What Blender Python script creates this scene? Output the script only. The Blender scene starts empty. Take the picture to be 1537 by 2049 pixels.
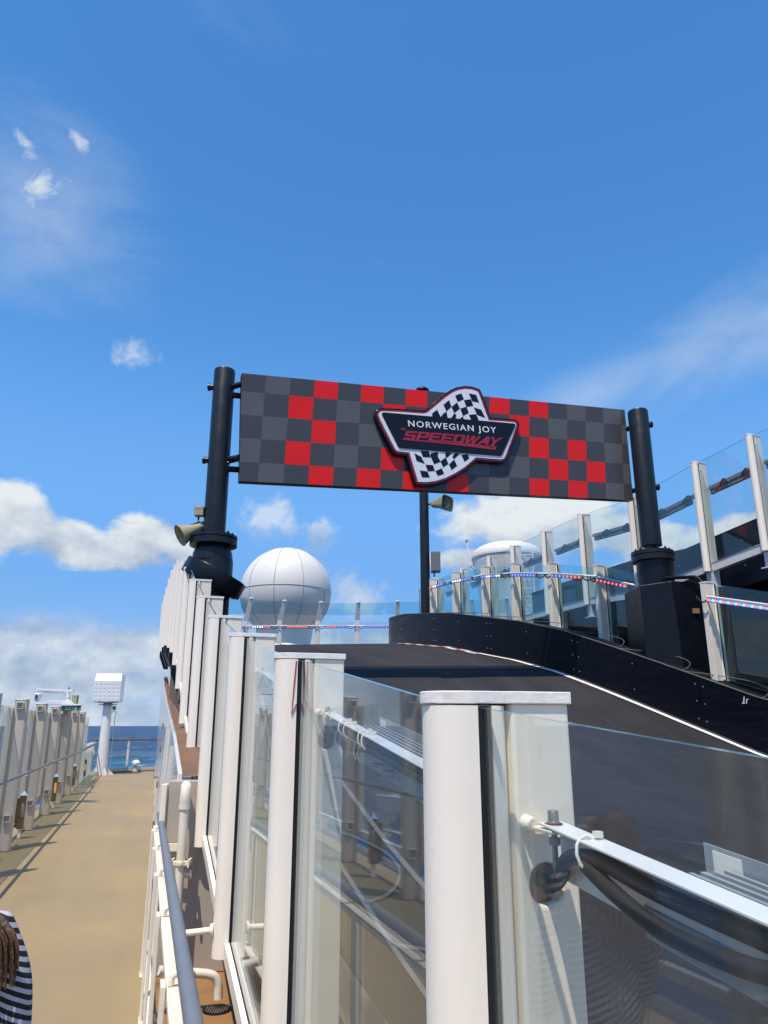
import bpy, bmesh, math, random
from mathutils import Vector, Matrix, Euler
from mathutils.geometry import tessellate_polygon
random.seed(7)
SC = bpy.context.scene
COL = SC.collection
R = math.radians

# ------------------------------------------------------------------ camera, world, sun, exposure
PITCH = R(16.1)
CP, SP = math.cos(PITCH), math.sin(PITCH)
FPX = 1480.0
cam_d = bpy.data.cameras.new('camera')
cam = bpy.data.objects.new('camera', cam_d); COL.objects.link(cam)
cam.location = (0, 0, 0)
cam.rotation_euler = (R(90) + PITCH, 0, 0)
cam_d.sensor_fit = 'VERTICAL'
cam_d.sensor_height = 24.0
cam_d.lens = 24.0 * FPX / 2049.0
cam_d.clip_start = 0.02
cam_d.clip_end = 200000
SC.camera = cam
SC.view_settings.view_transform = 'Standard'
SC.view_settings.look = 'None'
SC.view_settings.exposure = 0.0
SC.view_settings.gamma = 1.0
SC.view_settings.use_curve_mapping = False
SC.cycles.max_bounces = 10
SC.cycles.transparent_max_bounces = 40
SC.cycles.glossy_bounces = 5
SC.cycles.use_denoising = True

SUN_EL = R(67)
sx, sy = -0.13, -0.33
SUN_ROT = math.atan2(sx, sy)
sd = bpy.data.lights.new('sun', 'SUN'); sd.energy = 5.0; sd.angle = R(0.53); sd.color = (1.0, 0.90, 0.78)
sun = bpy.data.objects.new('sun', sd); COL.objects.link(sun)
hn = math.hypot(sx, sy)
sdir = Vector((sx / hn * math.cos(SUN_EL), sy / hn * math.cos(SUN_EL), math.sin(SUN_EL)))
sun.rotation_euler = (-sdir).to_track_quat('-Z', 'Y').to_euler()
sun.location = (-6, -4, 12)


def ray(px, py):
    u = (px - 768.5) / FPX; v = (1024.5 - py) / FPX
    return Vector((u, CP - v * SP, SP + v * CP))


def P(px, py, y):
    """the point of the photograph's pixel at a forward distance of y metres"""
    r = ray(px, py)
    return r * (y / r.y)


# ---------------- world
world = bpy.data.worlds.new('World'); SC.world = world; world.use_nodes = True
wn, wl = world.node_tree.nodes, world.node_tree.links
wn.clear()
wout = wn.new('ShaderNodeOutputWorld'); wbg = wn.new('ShaderNodeBackground')
wl.new(wbg.outputs[0], wout.inputs[0])
WS = 0.12
wbg.inputs[1].default_value = WS
sky = wn.new('ShaderNodeTexSky'); sky.sky_type = 'NISHITA'; sky.sun_disc = False
sky.sun_elevation = SUN_EL; sky.sun_rotation = SUN_ROT; sky.altitude = 0
sky.air_density = 1.0; sky.dust_density = 0.25; sky.ozone_density = 1.6
hs = wn.new('ShaderNodeHueSaturation'); hs.inputs['Saturation'].default_value = 1.32; hs.inputs['Value'].default_value = 1.82
hs.inputs['Hue'].default_value = 0.500
wl.new(sky.outputs[0], hs.inputs['Color'])
tc = wn.new('ShaderNodeTexCoord')


def wmath(op, a, b=None, c=None, clamp=False):
    n = wn.new('ShaderNodeMath'); n.operation = op; n.use_clamp = clamp
    for i, q in enumerate((a, b, c)):
        if q is None: continue
        if isinstance(q, (int, float)): n.inputs[i].default_value = q
        else: wl.new(q, n.inputs[i])
    return n.outputs[0]


def blob(px, py, rx, ry, tilt=0.0):
    """an elliptic patch of cloud in a fixed direction of the sky"""
    d = ray(px, py).normalized()
    xa = Vector((d.y, -d.x, 0)).normalized(); za = xa.cross(d)
    c, s = math.cos(R(tilt)), math.sin(R(tilt))
    xa, za = xa * c + za * s, za * c - xa * s
    m = Matrix((xa, d, za)).transposed()
    mp = wn.new('ShaderNodeMapping'); mp.vector_type = 'TEXTURE'
    mp.inputs['Location'].default_value = d
    mp.inputs['Rotation'].default_value = m.to_euler()
    k = 1.0 / FPX
    mp.inputs['Scale'].default_value = (rx * k, 0.5, ry * k)
    wl.new(tc.outputs['Generated'], mp.inputs[0])
    g = wn.new('ShaderNodeTexGradient'); g.gradient_type = 'SPHERICAL'
    wl.new(mp.outputs[0], g.inputs[0])
    return g.outputs[1]


def group_max(bl):
    o = bl[0]
    for b in bl[1:]:
        o = wmath('MAXIMUM', o, b)
    return o


def fbm(scale, detail, rough, off=(0, 0, 0), zs=1.0, dist=0.0):
    mp = wn.new('ShaderNodeMapping'); mp.inputs['Location'].default_value = off
    mp.inputs['Scale'].default_value = (1, 1, zs)
    wl.new(tc.outputs['Generated'], mp.inputs[0])
    n = wn.new('ShaderNodeTexNoise'); n.inputs['Scale'].default_value = scale
    n.inputs['Detail'].default_value = detail; n.inputs['Roughness'].default_value = rough
    n.inputs['Distortion'].default_value = dist
    wl.new(mp.outputs[0], n.inputs['Vector'])
    return n.outputs['Fac']


def smooth(v, a, b):
    n = wn.new('ShaderNodeMapRange'); n.interpolation_type = 'SMOOTHSTEP'
    n.inputs['From Min'].default_value = a; n.inputs['From Max'].default_value = b
    wl.new(v, n.inputs['Value'])
    return n.outputs[0]


nz = fbm(11.0, 7, 0.58, (3.1, 0.4, 1.7), 1.6)
nz_up = fbm(11.0, 7, 0.58, (3.1 - 0.022, 0.4, 1.7 + 0.04), 1.6)
nfine = fbm(30.0, 8, 0.66, (1.1, 2.4, 0.7), 1.0, 0.4)
# cumulus bank at the left and behind the sign
cum = group_max([blob(20, 1040, 110, 86), blob(130, 1085, 130, 58), blob(290, 1082, 105, 66), blob(200, 1105, 240, 40),
                 blob(-120, 1080, 150, 90), blob(380, 1105, 90, 45),
                 blob(1010, 1040, 190, 95), blob(1150, 1050, 200, 85), blob(1290, 1085, 140, 60), blob(1470, 1075, 190, 52), blob(960, 1120, 130, 40),
                 blob(1420, 1130, 300, 60)])
c_in = wmath('MULTIPLY_ADD', wmath('SUBTRACT', nz, 0.5), 1.7, cum)
c_cum = wmath('MULTIPLY', smooth(c_in, 0.13, 0.52), smooth(cum, 0.0, 0.16))
# small torn clouds
sm = group_max([blob(278, 714, 66, 46, 8), blob(80, 368, 72, 58, -20), blob(52, 290, 50, 28, -35), blob(158, 285, 44, 22, -45),
                ])
sm2 = group_max([blob(540, 1040, 80, 70), blob(640, 1070, 55, 60), blob(700, 1188, 100, 84), blob(600, 1140, 70, 60)])
s_in = wmath('MULTIPLY_ADD', wmath('SUBTRACT', nfine, 0.5), 2.6, sm)
s2_in = wmath('MULTIPLY_ADD', wmath('SUBTRACT', nfine, 0.5), 2.2, sm2)
c_sm2 = wmath('MULTIPLY', wmath('MULTIPLY', smooth(s2_in, 0.15, 1.0), smooth(sm2, 0.0, 0.3)), 0.62)
c_sm = wmath('MULTIPLY', wmath('MULTIPLY', smooth(s_in, 0.20, 1.35), smooth(sm, 0.0, 0.35)), 0.85)
# low band of broken cloud over the horizon, all the way round
sep = wn.new('ShaderNodeSeparateXYZ'); wl.new(tc.outputs['Generated'], sep.inputs[0])
nb = fbm(5.0, 8, 0.6, (0.6, 0.2, 2.2), 4.5)
band = wmath('MULTIPLY', smooth(sep.outputs['Z'], 0.175, 0.10), 1.0)
b_in = wmath('MULTIPLY_ADD', wmath('SUBTRACT', nb, 0.5), 1.8, band)
c_band = wmath('MULTIPLY', smooth(b_in, 0.45, 1.15), 0.86)
# thin high wisps
nw = fbm(3.2, 7, 0.6, (4.2, 1.1, 0.3), 2.6, 0.6)
wis = group_max([blob(1420, 690, 330, 110, 24), blob(1180, 790, 330, 90, 18), blob(60, 420, 300, 260), blob(1560, 640, 300, 130, 20)])
c_wi = wmath('MULTIPLY', smooth(wmath('MULTIPLY_ADD', wmath('SUBTRACT', nw, 0.5), 1.8, wis), 0.2, 1.4), 0.34)
# scattered cumulus in the part of the sky behind and beside the camera
nback = fbm(3.4, 7, 0.56, (7.7, 3.3, 5.1), 2.2)
behind = smooth(sep.outputs['Y'], 0.25, -0.1)
c_bk = wmath('MULTIPLY', smooth(nback, 0.56, 0.66), wmath('MULTIPLY', behind, 0.9))
dens = wmath('MAXIMUM', c_sm2, wmath('MAXIMUM', c_cum, wmath('MAXIMUM', c_sm, wmath('MAXIMUM', c_wi, wmath('MAXIMUM', c_band, c_bk)))))
# light and shade inside the clouds
relief = wmath('MULTIPLY_ADD', wmath('SUBTRACT', nz, nz_up), 2.6, 0.60, clamp=True)
zfade = smooth(sep.outputs['Z'], 0.21, 0.30)
relief2 = wmath('MULTIPLY_ADD', zfade, 0.45, wmath('MULTIPLY', relief, 0.62), clamp=True)
cr = wn.new('ShaderNodeValToRGB')
cr.color_ramp.elements[0].position = 0.12; cr.color_ramp.elements[0].color = (3.4 / 8, 4.3 / 8, 5.6 / 8, 1)
cr.color_ramp.elements[1].position = 0.75; cr.color_ramp.elements[1].color = (7.2 / 8, 7.7 / 8, 1.0, 1)
wl.new(relief2, cr.inputs[0])
cs = wn.new('ShaderNodeVectorMath'); cs.operation = 'SCALE'; cs.inputs['Scale'].default_value = 7.4
wl.new(cr.outputs[0], cs.inputs[0])
mx = wn.new('ShaderNodeMix'); mx.data_type = 'RGBA'
wl.new(dens, mx.inputs['Factor']); hz = wn.new('ShaderNodeMix'); hz.data_type = 'RGBA'; hz.inputs['B'].default_value = (0.36 / WS, 0.545 / WS, 0.86 / WS, 1)
h0 = wn.new('ShaderNodeMix'); h0.data_type = 'RGBA'; 
h0.inputs['B'].default_value = (0.165 / WS, 0.405 / WS, 0.86 / WS, 1)
wl.new(wmath('MULTIPLY', smooth(sep.outputs['Z'], 0.50, 0.16), 0.9), h0.inputs['Factor']); wl.new(hs.outputs[0], h0.inputs['A'])
wl.new(wmath('MULTIPLY', smooth(sep.outputs['Z'], 0.20, 0.0), 0.92), hz.inputs['Factor']); wl.new(h0.outputs['Result'], hz.inputs['A'])
wl.new(hz.outputs['Result'], mx.inputs['A']); wl.new(cs.outputs[0], mx.inputs['B'])
wl.new(mx.outputs['Result'], wbg.inputs[0])


# ------------------------------------------------------------------ materials
def mat(name, col, rough=0.5, metal=0.0, var=0.12, scale=6.0, bump=0.0, bscale=40.0, spec=0.5, coat=0.0, dirt=None, dscale=3.0, stretch=(1, 1, 1), damt=(0.52, 0.75)):
    m = bpy.data.materials.new(name); m.use_nodes = True
    n, l = m.node_tree.nodes, m.node_tree.links
    b = n['Principled BSDF']
    b.inputs['Roughness'].default_value = rough; b.inputs['Metallic'].default_value = metal
    b.inputs['Specular IOR Level'].default_value = spec
    b.inputs['Coat Weight'].default_value = coat; b.inputs['Coat Roughness'].default_value = 0.08
    t = n.new('ShaderNodeTexCoord'); mp = n.new('ShaderNodeMapping'); mp.inputs['Scale'].default_value = stretch
    l.new(t.outputs['Object'], mp.inputs[0])
    nz = n.new('ShaderNodeTexNoise'); nz.inputs['Scale'].default_value = scale; nz.inputs['Detail'].default_value = 6; nz.inputs['Roughness'].default_value = 0.6
    l.new(mp.outputs[0], nz.inputs['Vector'])
    mr = n.new('ShaderNodeMapRange'); mr.inputs['From Min'].default_value = 0.3; mr.inputs['From Max'].default_value = 0.7
    mr.inputs['To Min'].default_value = 1 - var; mr.inputs['To Max'].default_value = 1 + var
    l.new(nz.outputs['Fac'], mr.inputs['Value'])
    vm = n.new('ShaderNodeVectorMath'); vm.operation = 'SCALE'; vm.inputs[0].default_value = col
    l.new(mr.outputs[0], vm.inputs['Scale'])
    src = vm.outputs[0]
    if dirt:
        n2 = n.new('ShaderNodeTexNoise'); n2.inputs['Scale'].default_value = dscale; n2.inputs['Detail'].default_value = 8; n2.inputs['Roughness'].default_value = 0.65
        l.new(mp.outputs[0], n2.inputs['Vector'])
        m2 = n.new('ShaderNodeMapRange'); m2.inputs['From Min'].default_value = damt[0]; m2.inputs['From Max'].default_value = damt[1]
        m2.inputs['To Max'].default_value = 0.75
        l.new(n2.outputs['Fac'], m2.inputs['Value'])
        mm = n.new('ShaderNodeMix'); mm.data_type = 'RGBA'; mm.inputs['B'].default_value = (*dirt, 1)
        l.new(m2.outputs[0], mm.inputs['Factor']); l.new(src, mm.inputs['A'])
        src = mm.outputs['Result']
    l.new(src, b.inputs['Base Color'])
    # roughness wear
    rr = n.new('ShaderNodeMapRange'); rr.inputs['From Min'].default_value = 0.3; rr.inputs['From Max'].default_value = 0.7
    rr.inputs['To Min'].default_value = max(0.02, rough - 0.07); rr.inputs['To Max'].default_value = min(1, rough + 0.07)
    l.new(nz.outputs['Fac'], rr.inputs['Value']); l.new(rr.outputs[0], b.inputs['Roughness'])
    if bump:
        n3 = n.new('ShaderNodeTexNoise'); n3.inputs['Scale'].default_value = bscale; n3.inputs['Detail'].default_value = 4
        l.new(t.outputs['Object'], n3.inputs['Vector'])
        bp = n.new('ShaderNodeBump'); bp.inputs['Strength'].default_value = bump; bp.inputs['Distance'].default_value = 0.01
        l.new(n3.outputs['Fac'], bp.inputs['Height']); l.new(bp.outputs[0], b.inputs['Normal'])
    return m


M = {}
M['paint'] = mat('white_steel_paint', (0.80, 0.72, 0.59), 0.42, var=0.05, scale=5, bump=0.12, bscale=28, dirt=(0.46, 0.36, 0.24), dscale=3.2, stretch=(1, 1, 0.2), damt=(0.56, 0.95))
M['alu'] = mat('powder_coated_cover', (0.88, 0.795, 0.675), 0.34, var=0.04, scale=3, bump=0.03, bscale=60, stretch=(1, 1, 0.15), dirt=(0.45, 0.40, 0.32), dscale=4, damt=(0.62, 1.0))
M['capw'] = mat('cap_paint', (0.78, 0.74, 0.68), 0.40, var=0.06, scale=30, bump=0.35, bscale=30, dirt=(0.33, 0.26, 0.18), dscale=14, damt=(0.57, 0.85))
M['white'] = mat('white_gloss_paint', (0.76, 0.76, 0.75), 0.25, var=0.04, scale=3, bump=0.05, bscale=8, coat=0.3)
M['offwhite'] = mat('bulkhead_paint', (0.60, 0.585, 0.56), 0.22, var=0.05, scale=1.5, bump=0.18, bscale=1.6, coat=0.5, dirt=(0.42, 0.36, 0.27), dscale=1.2, damt=(0.6, 0.95), stretch=(1, 1, 0.3))
M['outer'] = mat('outer_fence_paint', (0.54, 0.48, 0.40), 0.4, var=0.06, scale=4, bump=0.1, bscale=18, dirt=(0.33, 0.26, 0.18), dscale=3, stretch=(1, 1, 0.3), damt=(0.58, 0.9))
M['faded'] = mat('faded_line_paint', (0.13, 0.13, 0.14), 0.7, var=0.2, scale=8)
M['lining'] = mat('tan_lining', (0.46, 0.32, 0.15), 0.55, var=0.12, scale=2, dirt=(0.16, 0.10, 0.05), dscale=3)
M['beige'] = mat('beige_wall_paint', (0.44, 0.38, 0.32), 0.5, var=0.05, scale=2, bump=0.08, bscale=12, dirt=(0.30, 0.22, 0.15), dscale=2.5, damt=(0.62, 0.9))
M['brown'] = mat('brown_primer', (0.175, 0.088, 0.036), 0.65, var=0.15, scale=4, bump=0.1, dirt=(0.08, 0.04, 0.02), dscale=5)
M['gutter'] = mat('gutter_coating', (0.30, 0.16, 0.06), 0.5, var=0.2, scale=3, bump=0.1, dirt=(0.10, 0.06, 0.03), dscale=3, damt=(0.48, 0.7))
M['deck'] = None
M['black'] = mat('black_rubber', (0.008, 0.008, 0.009), 0.55, var=0.2)
M['navy'] = mat('black_steel_paint', (0.004, 0.0055, 0.010), 0.35, spec=0.3, var=0.2, scale=4, bump=0.08, bscale=20)
M['pole'] = mat('charcoal_pole_paint', (0.009, 0.012, 0.016), 0.36, spec=0.35, var=0.12, scale=5, bump=0.05)
M['barrier'] = mat('barrier_plastic', (0.0035, 0.0042, 0.009), 0.34, spec=0.12, var=0.35, scale=2.2, bump=0.06, bscale=5, dirt=(0.013, 0.013, 0.019), dscale=7, stretch=(0.35, 0.35, 3.0), damt=(0.5, 0.75))
M['ledge'] = mat('barrier_ledge', (0.004, 0.004, 0.005), 0.7, spec=0.2, var=0.2, scale=3)
M['trim'] = mat('grey_trim', (0.12, 0.12, 0.12), 0.4)
M['bolt'] = mat('galvanised_bolt', (0.50, 0.46, 0.38), 0.4, 0.8)
M['steel'] = mat('stainless_steel', (0.42, 0.36, 0.28), 0.45, 0.85, dirt=(0.25, 0.12, 0.04), dscale=30, damt=(0.6, 0.8))
M['chrome'] = mat('polished_steel', (0.75, 0.76, 0.78), 0.12, 1.0)
M['rail'] = mat('blue_grey_rail_paint', (0.150, 0.168, 0.195), 0.42, var=0.10, scale=9, bump=0.18, bscale=55, dirt=(0.09, 0.11, 0.14), dscale=12, damt=(0.6, 0.85))
M['grey'] = mat('grey_housing', (0.30, 0.33, 0.35), 0.4, 0.2)
M['greybox'] = mat('grey_box_paint', (0.15, 0.16, 0.17), 0.45)
M['khaki'] = mat('khaki_speaker_plastic', (0.36, 0.32, 0.19), 0.5, var=0.12, scale=14, dirt=(0.2, 0.15, 0.08), dscale=9)
M['wood'] = mat('brass_brown_anodised', (0.17, 0.12, 0.055), 0.35, 0.4, var=0.2, scale=10, stretch=(1, 1, 0.2))
M['radome'] = mat('radome_white', (0.66, 0.645, 0.60), 0.6, var=0.05, scale=0.8, dirt=(0.60, 0.59, 0.55), dscale=0.8, damt=(0.5, 0.8))
M['seam'] = mat('radome_seam', (0.36, 0.36, 0.34), 0.6)
M['hose'] = mat('rubber_hose', (0.014, 0.014, 0.015), 0.55, var=0.2, scale=20, bump=0.05)
M['nylon'] = mat('white_nylon', (0.72, 0.70, 0.62), 0.4)
M['signdark'] = mat('sign_dark_grey', (0.066, 0.062, 0.066), 0.24, var=0.04, scale=2, spec=0.28)
M['signlight'] = mat('sign_light_grey', (0.108, 0.104, 0.106), 0.24, var=0.04, scale=2, spec=0.28)
M['signred'] = mat('sign_red', (0.74, 0.014, 0.010), 0.24, var=0.04, scale=2, spec=0.28)
M['logored'] = mat('logo_red', (0.36, 0.012, 0.028), 0.25, var=0.05)
M['logowhite'] = mat('logo_white', (0.72, 0.73, 0.76), 0.3, var=0.03)
M['logoblack'] = mat('logo_black', (0.006, 0.007, 0.010), 0.22, var=0.1, spec=0.3)
M['line'] = mat('white_line_paint', (0.72, 0.71, 0.68), 0.6, var=0.06, scale=12, dirt=(0.35, 0.33, 0.31), dscale=9, damt=(0.6, 0.85))
M['kerbred'] = mat('kerb_red', (0.42, 0.02, 0.02), 0.5)
M['kerbblue'] = mat('kerb_blue', (0.02, 0.06, 0.22), 0.5)
M['exit'] = mat('exit_green', (0.01, 0.16, 0.07), 0.35)
M['redmark'] = mat('red_sealant', (0.40, 0.03, 0.02), 0.5)
M['skin'] = mat('skin', (0.50, 0.30, 0.21), 0.5, var=0.06)
M['hair'] = mat('brown_hair', (0.10, 0.05, 0.022), 0.45, var=0.5, scale=40, stretch=(6, 6, 0.5), bump=0.6, bscale=90)
M['jeans'] = mat('denim', (0.03, 0.05, 0.10), 0.8, var=0.2, scale=30)
M['shoe'] = mat('shoe', (0.5, 0.5, 0.5), 0.6)
M['rope'] = mat('pale_cable', (0.10, 0.10, 0.095), 0.5)
M['orange'] = mat('rust_orange', (0.26, 0.11, 0.05), 0.7)
M['rust'] = mat('rust_stain', (0.17, 0.07, 0.03), 0.8, var=0.4, scale=30)
M['eye'] = mat('eye', (0.03, 0.02, 0.02), 0.2)
M['lips'] = mat('lips', (0.42, 0.14, 0.12), 0.4)


def asphalt():
    m = mat('track_asphalt', (0.031, 0.029, 0.031), 0.85, var=0.16, scale=1.1, bump=0.5, bscale=220, spec=0.2, dirt=(0.022, 0.020, 0.022), dscale=0.7, damt=(0.45, 0.7))
    n, l = m.node_tree.nodes, m.node_tree.links
    b = n['Principled BSDF']; src = b.inputs['Base Color'].links[0].from_socket
    t = n.new('ShaderNodeTexCoord'); nz = n.new('ShaderNodeTexNoise'); nz.inputs['Scale'].default_value = 160; nz.inputs['Detail'].default_value = 2
    l.new(t.outputs['Object'], nz.inputs['Vector'])
    mr = n.new('ShaderNodeMapRange'); mr.inputs['From Min'].default_value = 0.35; mr.inputs['From Max'].default_value = 0.7
    mr.inputs['To Min'].default_value = 0.75; mr.inputs['To Max'].default_value = 1.35
    l.new(nz.outputs['Fac'], mr.inputs['Value'])
    vm = n.new('ShaderNodeVectorMath'); vm.operation = 'SCALE'
    m2 = n.new('ShaderNodeMapping'); m2.vector_type = 'TEXTURE'; m2.inputs['Rotation'].default_value = (0, 0, R(18)); m2.inputs['Scale'].default_value = (.45, 9.0, 9.0)
    l.new(t.outputs['Object'], m2.inputs[0]); n2 = n.new('ShaderNodeTexNoise'); n2.inputs['Scale'].default_value = 1.0; n2.inputs['Detail'].default_value = 7; n2.inputs['Roughness'].default_value = 0.65; n2.inputs['Distortion'].default_value = 0.3
    l.new(m2.outputs[0], n2.inputs['Vector']); r2 = n.new('ShaderNodeMapRange'); r2.inputs['From Min'].default_value = 0.35; r2.inputs['From Max'].default_value = 0.65; r2.inputs['To Min'].default_value = 0.74; r2.inputs['To Max'].default_value = 1.18
    l.new(n2.outputs['Fac'], r2.inputs['Value']); mu = n.new('ShaderNodeMath'); mu.operation = 'MULTIPLY'; l.new(mr.outputs[0], mu.inputs[0]); l.new(r2.outputs[0], mu.inputs[1])
    l.new(src, vm.inputs[0]); l.new(mu.outputs[0], vm.inputs['Scale']); l.new(vm.outputs[0], b.inputs['Base Color'])
    return m


M['asphalt'] = asphalt()


def deckmat():
    m = mat('walkway_coating', (0.300, 0.218, 0.100), 0.52, var=0.08, scale=0.7, bump=0.10, bscale=150, dirt=(0.265, 0.208, 0.116), dscale=0.5, damt=(0.42, 0.72))
    n, l = m.node_tree.nodes, m.node_tree.links
    b = n['Principled BSDF']; src = b.inputs['Base Color'].links[0].from_socket
    t = n.new('ShaderNodeTexCoord')
    nz = n.new('ShaderNodeTexNoise'); nz.inputs['Scale'].default_value = 9; nz.inputs['Detail'].default_value = 9; nz.inputs['Roughness'].default_value = 0.7
    l.new(t.outputs['Object'], nz.inputs['Vector'])
    mr = n.new('ShaderNodeMapRange'); mr.inputs['From Min'].default_value = 0.66; mr.inputs['From Max'].default_value = 0.74; mr.inputs['To Max'].default_value = 0.55
    l.new(nz.outputs['Fac'], mr.inputs['Value'])
    mm = n.new('ShaderNodeMix'); mm.data_type = 'RGBA'; mm.inputs['B'].default_value = (0.14, 0.10, 0.05, 1)
    l.new(mr.outputs[0], mm.inputs['Factor']); l.new(src, mm.inputs['A'])
    vo = n.new('ShaderNodeTexVoronoi'); vo.inputs['Scale'].default_value = 3.5; l.new(t.outputs['Object'], vo.inputs['Vector'])
    r3 = n.new('ShaderNodeMapRange'); r3.inputs['From Min'].default_value = 0.035; r3.inputs['From Max'].default_value = 0.02; r3.inputs['To Max'].default_value = 0.6; l.new(vo.outputs['Distance'], r3.inputs['Value'])
    m3 = n.new('ShaderNodeMix'); m3.data_type = 'RGBA'; m3.inputs['B'].default_value = (0.10, 0.07, 0.04, 1); l.new(r3.outputs[0], m3.inputs['Factor']); l.new(mm.outputs['Result'], m3.inputs['A'])
    mp4 = n.new('ShaderNodeMapping'); mp4.vector_type = 'TEXTURE'; mp4.inputs['Rotation'].default_value = (0, 0, R(17)); mp4.inputs['Scale'].default_value = (0.35, 2.2, 1); l.new(t.outputs['Object'], mp4.inputs[0])
    n4 = n.new('ShaderNodeTexNoise'); n4.inputs['Scale'].default_value = 1.2; n4.inputs['Detail'].default_value = 8; n4.inputs['Roughness'].default_value = 0.7; l.new(mp4.outputs[0], n4.inputs['Vector'])
    r4 = n.new('ShaderNodeMapRange'); r4.inputs['From Min'].default_value = 0.3; r4.inputs['From Max'].default_value = 0.7; r4.inputs['To Min'].default_value = 0.93; r4.inputs['To Max'].default_value = 1.07; l.new(n4.outputs['Fac'], r4.inputs['Value'])
    v4 = n.new('ShaderNodeVectorMath'); v4.operation = 'SCALE'; l.new(m3.outputs['Result'], v4.inputs[0]); l.new(r4.outputs[0], v4.inputs['Scale']); l.new(v4.outputs[0], b.inputs['Base Color'])
    return m


M['deck'] = deckmat()


def glassmat(name='clear_glass', tint=(0.955, 0.985, 0.975)):
    m = bpy.data.materials.new(name); m.use_nodes = True
    n, l = m.node_tree.nodes, m.node_tree.links
    n.clear()
    o = n.new('ShaderNodeOutputMaterial'); mxs = n.new('ShaderNodeMixShader'); tr = n.new('ShaderNodeBsdfTransparent'); gl = n.new('ShaderNodeBsdfGlossy')
    fr = n.new('ShaderNodeFresnel'); fr.inputs['IOR'].default_value = 1.5
    tr.inputs[0].default_value = (*tint, 1); gl.inputs['Roughness'].default_value = 0.0
    gl.inputs['Color'].default_value = (0.95, 0.97, 0.97, 1)
    # faint film of dust
    df = n.new('ShaderNodeBsdfDiffuse'); df.inputs['Color'].default_value = (0.6, 0.6, 0.58, 1)
    t = n.new('ShaderNodeTexCoord'); nz = n.new('ShaderNodeTexNoise'); nz.inputs['Scale'].default_value = 3; nz.inputs['Detail'].default_value = 8
    l.new(t.outputs['Object'], nz.inputs['Vector'])
    mr = n.new('ShaderNodeMapRange'); mr.inputs['From Min'].default_value = 0.4; mr.inputs['From Max'].default_value = 0.8
    mr.inputs['To Min'].default_value = 0.003; mr.inputs['To Max'].default_value = 0.016
    l.new(nz.outputs['Fac'], mr.inputs['Value'])
    vo = n.new('ShaderNodeTexVoronoi'); vo.inputs['Scale'].default_value = 55; l.new(t.outputs['Object'], vo.inputs['Vector'])
    vr = n.new('ShaderNodeMapRange'); vr.inputs['From Min'].default_value = 0.10; vr.inputs['From Max'].default_value = 0.05; vr.inputs['To Max'].default_value = 0.13
    l.new(vo.outputs['Distance'], vr.inputs['Value']); vm_ = n.new('ShaderNodeMath'); vm_.operation = 'MULTIPLY'; l.new(vr.outputs[0], vm_.inputs[0])
    nr = n.new('ShaderNodeMapRange'); nr.inputs['From Min'].default_value = 0.48; nr.inputs['From Max'].default_value = 0.7; l.new(nz.outputs['Fac'], nr.inputs['Value']); l.new(nr.outputs[0], vm_.inputs[1])
    ad = n.new('ShaderNodeMath'); ad.operation = 'ADD'; l.new(mr.outputs[0], ad.inputs[0]); l.new(vm_.outputs[0], ad.inputs[1])
    m2 = n.new('ShaderNodeMixShader'); l.new(ad.outputs[0], m2.inputs[0]); l.new(tr.outputs[0], m2.inputs[1]); l.new(df.outputs[0], m2.inputs[2])
    ge = n.new('ShaderNodeNewGeometry'); io = n.new('ShaderNodeMapRange')
    io.inputs['To Min'].default_value = 1.5; io.inputs['To Max'].default_value = 1 / 1.5
    l.new(ge.outputs['Backfacing'], io.inputs['Value']); l.new(io.outputs[0], fr.inputs['IOR'])
    l.new(fr.outputs[0], mxs.inputs[0]); l.new(m2.outputs[0], mxs.inputs[1]); l.new(gl.outputs[0], mxs.inputs[2]); l.new(mxs.outputs[0], o.inputs[0])
    return m


M['glass'] = glassmat()
M['tint'] = glassmat('blue_tinted_glass', (0.80, 0.93, 0.95))
M['edge'] = mat('glass_edge', (0.10, 0.24, 0.30), 0.15, var=0.25, scale=14, spec=0.9)


def emis(name, col, st):
    m = bpy.data.materials.new(name); m.use_nodes = True
    b = m.node_tree.nodes['Principled BSDF']; b.inputs['Base Color'].default_value = (*[min(1, c) for c in col], 1)
    b.inputs['Emission Color'].default_value = (*col, 1); b.inputs['Emission Strength'].default_value = st
    return m


M['led_r'] = emis('led_red', (1.0, 0.10, 0.10), 2.2)
M['led_b'] = emis('led_blue', (0.08, 0.16, 1.0), 2.6)
M['led_w'] = emis('led_white', (0.7, 0.8, 1.0), 2.2)
M['led_c'] = emis('led_cyan', (0.1, 0.6, 1.0), 2.0)
M['amber'] = emis('amber_lens', (0.55, 0.30, 0.10), 0.5)


def stripes():
    m = bpy.data.materials.new('striped_jersey'); m.use_nodes = True
    n, l = m.node_tree.nodes, m.node_tree.links
    b = n['Principled BSDF']; b.inputs['Roughness'].default_value = 0.85
    t = n.new('ShaderNodeTexCoord'); mp = n.new('ShaderNodeMapping'); mp.inputs['Rotation'].default_value = (R(8), R(-22), 0)
    l.new(t.outputs['Object'], mp.inputs[0])
    w = n.new('ShaderNodeTexWave'); w.bands_direction = 'Z'; w.inputs['Scale'].default_value = 15.5; w.inputs['Distortion'].default_value = 1.6
    w.inputs['Detail Scale'].default_value = 0.7; w.inputs['Detail'].default_value = 1.5
    l.new(mp.outputs[0], w.inputs[0])
    cr = n.new('ShaderNodeValToRGB'); cr.color_ramp.interpolation = 'CONSTANT'
    cr.color_ramp.elements[0].color = (0.01, 0.01, 0.014, 1); cr.color_ramp.elements[1].color = (0.45, 0.45, 0.50, 1); cr.color_ramp.elements[1].position = 0.56
    l.new(w.outputs['Fac'], cr.inputs[0]); l.new(cr.outputs[0], b.inputs['Base Color'])
    return m


M['stripe'] = stripes()


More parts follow.
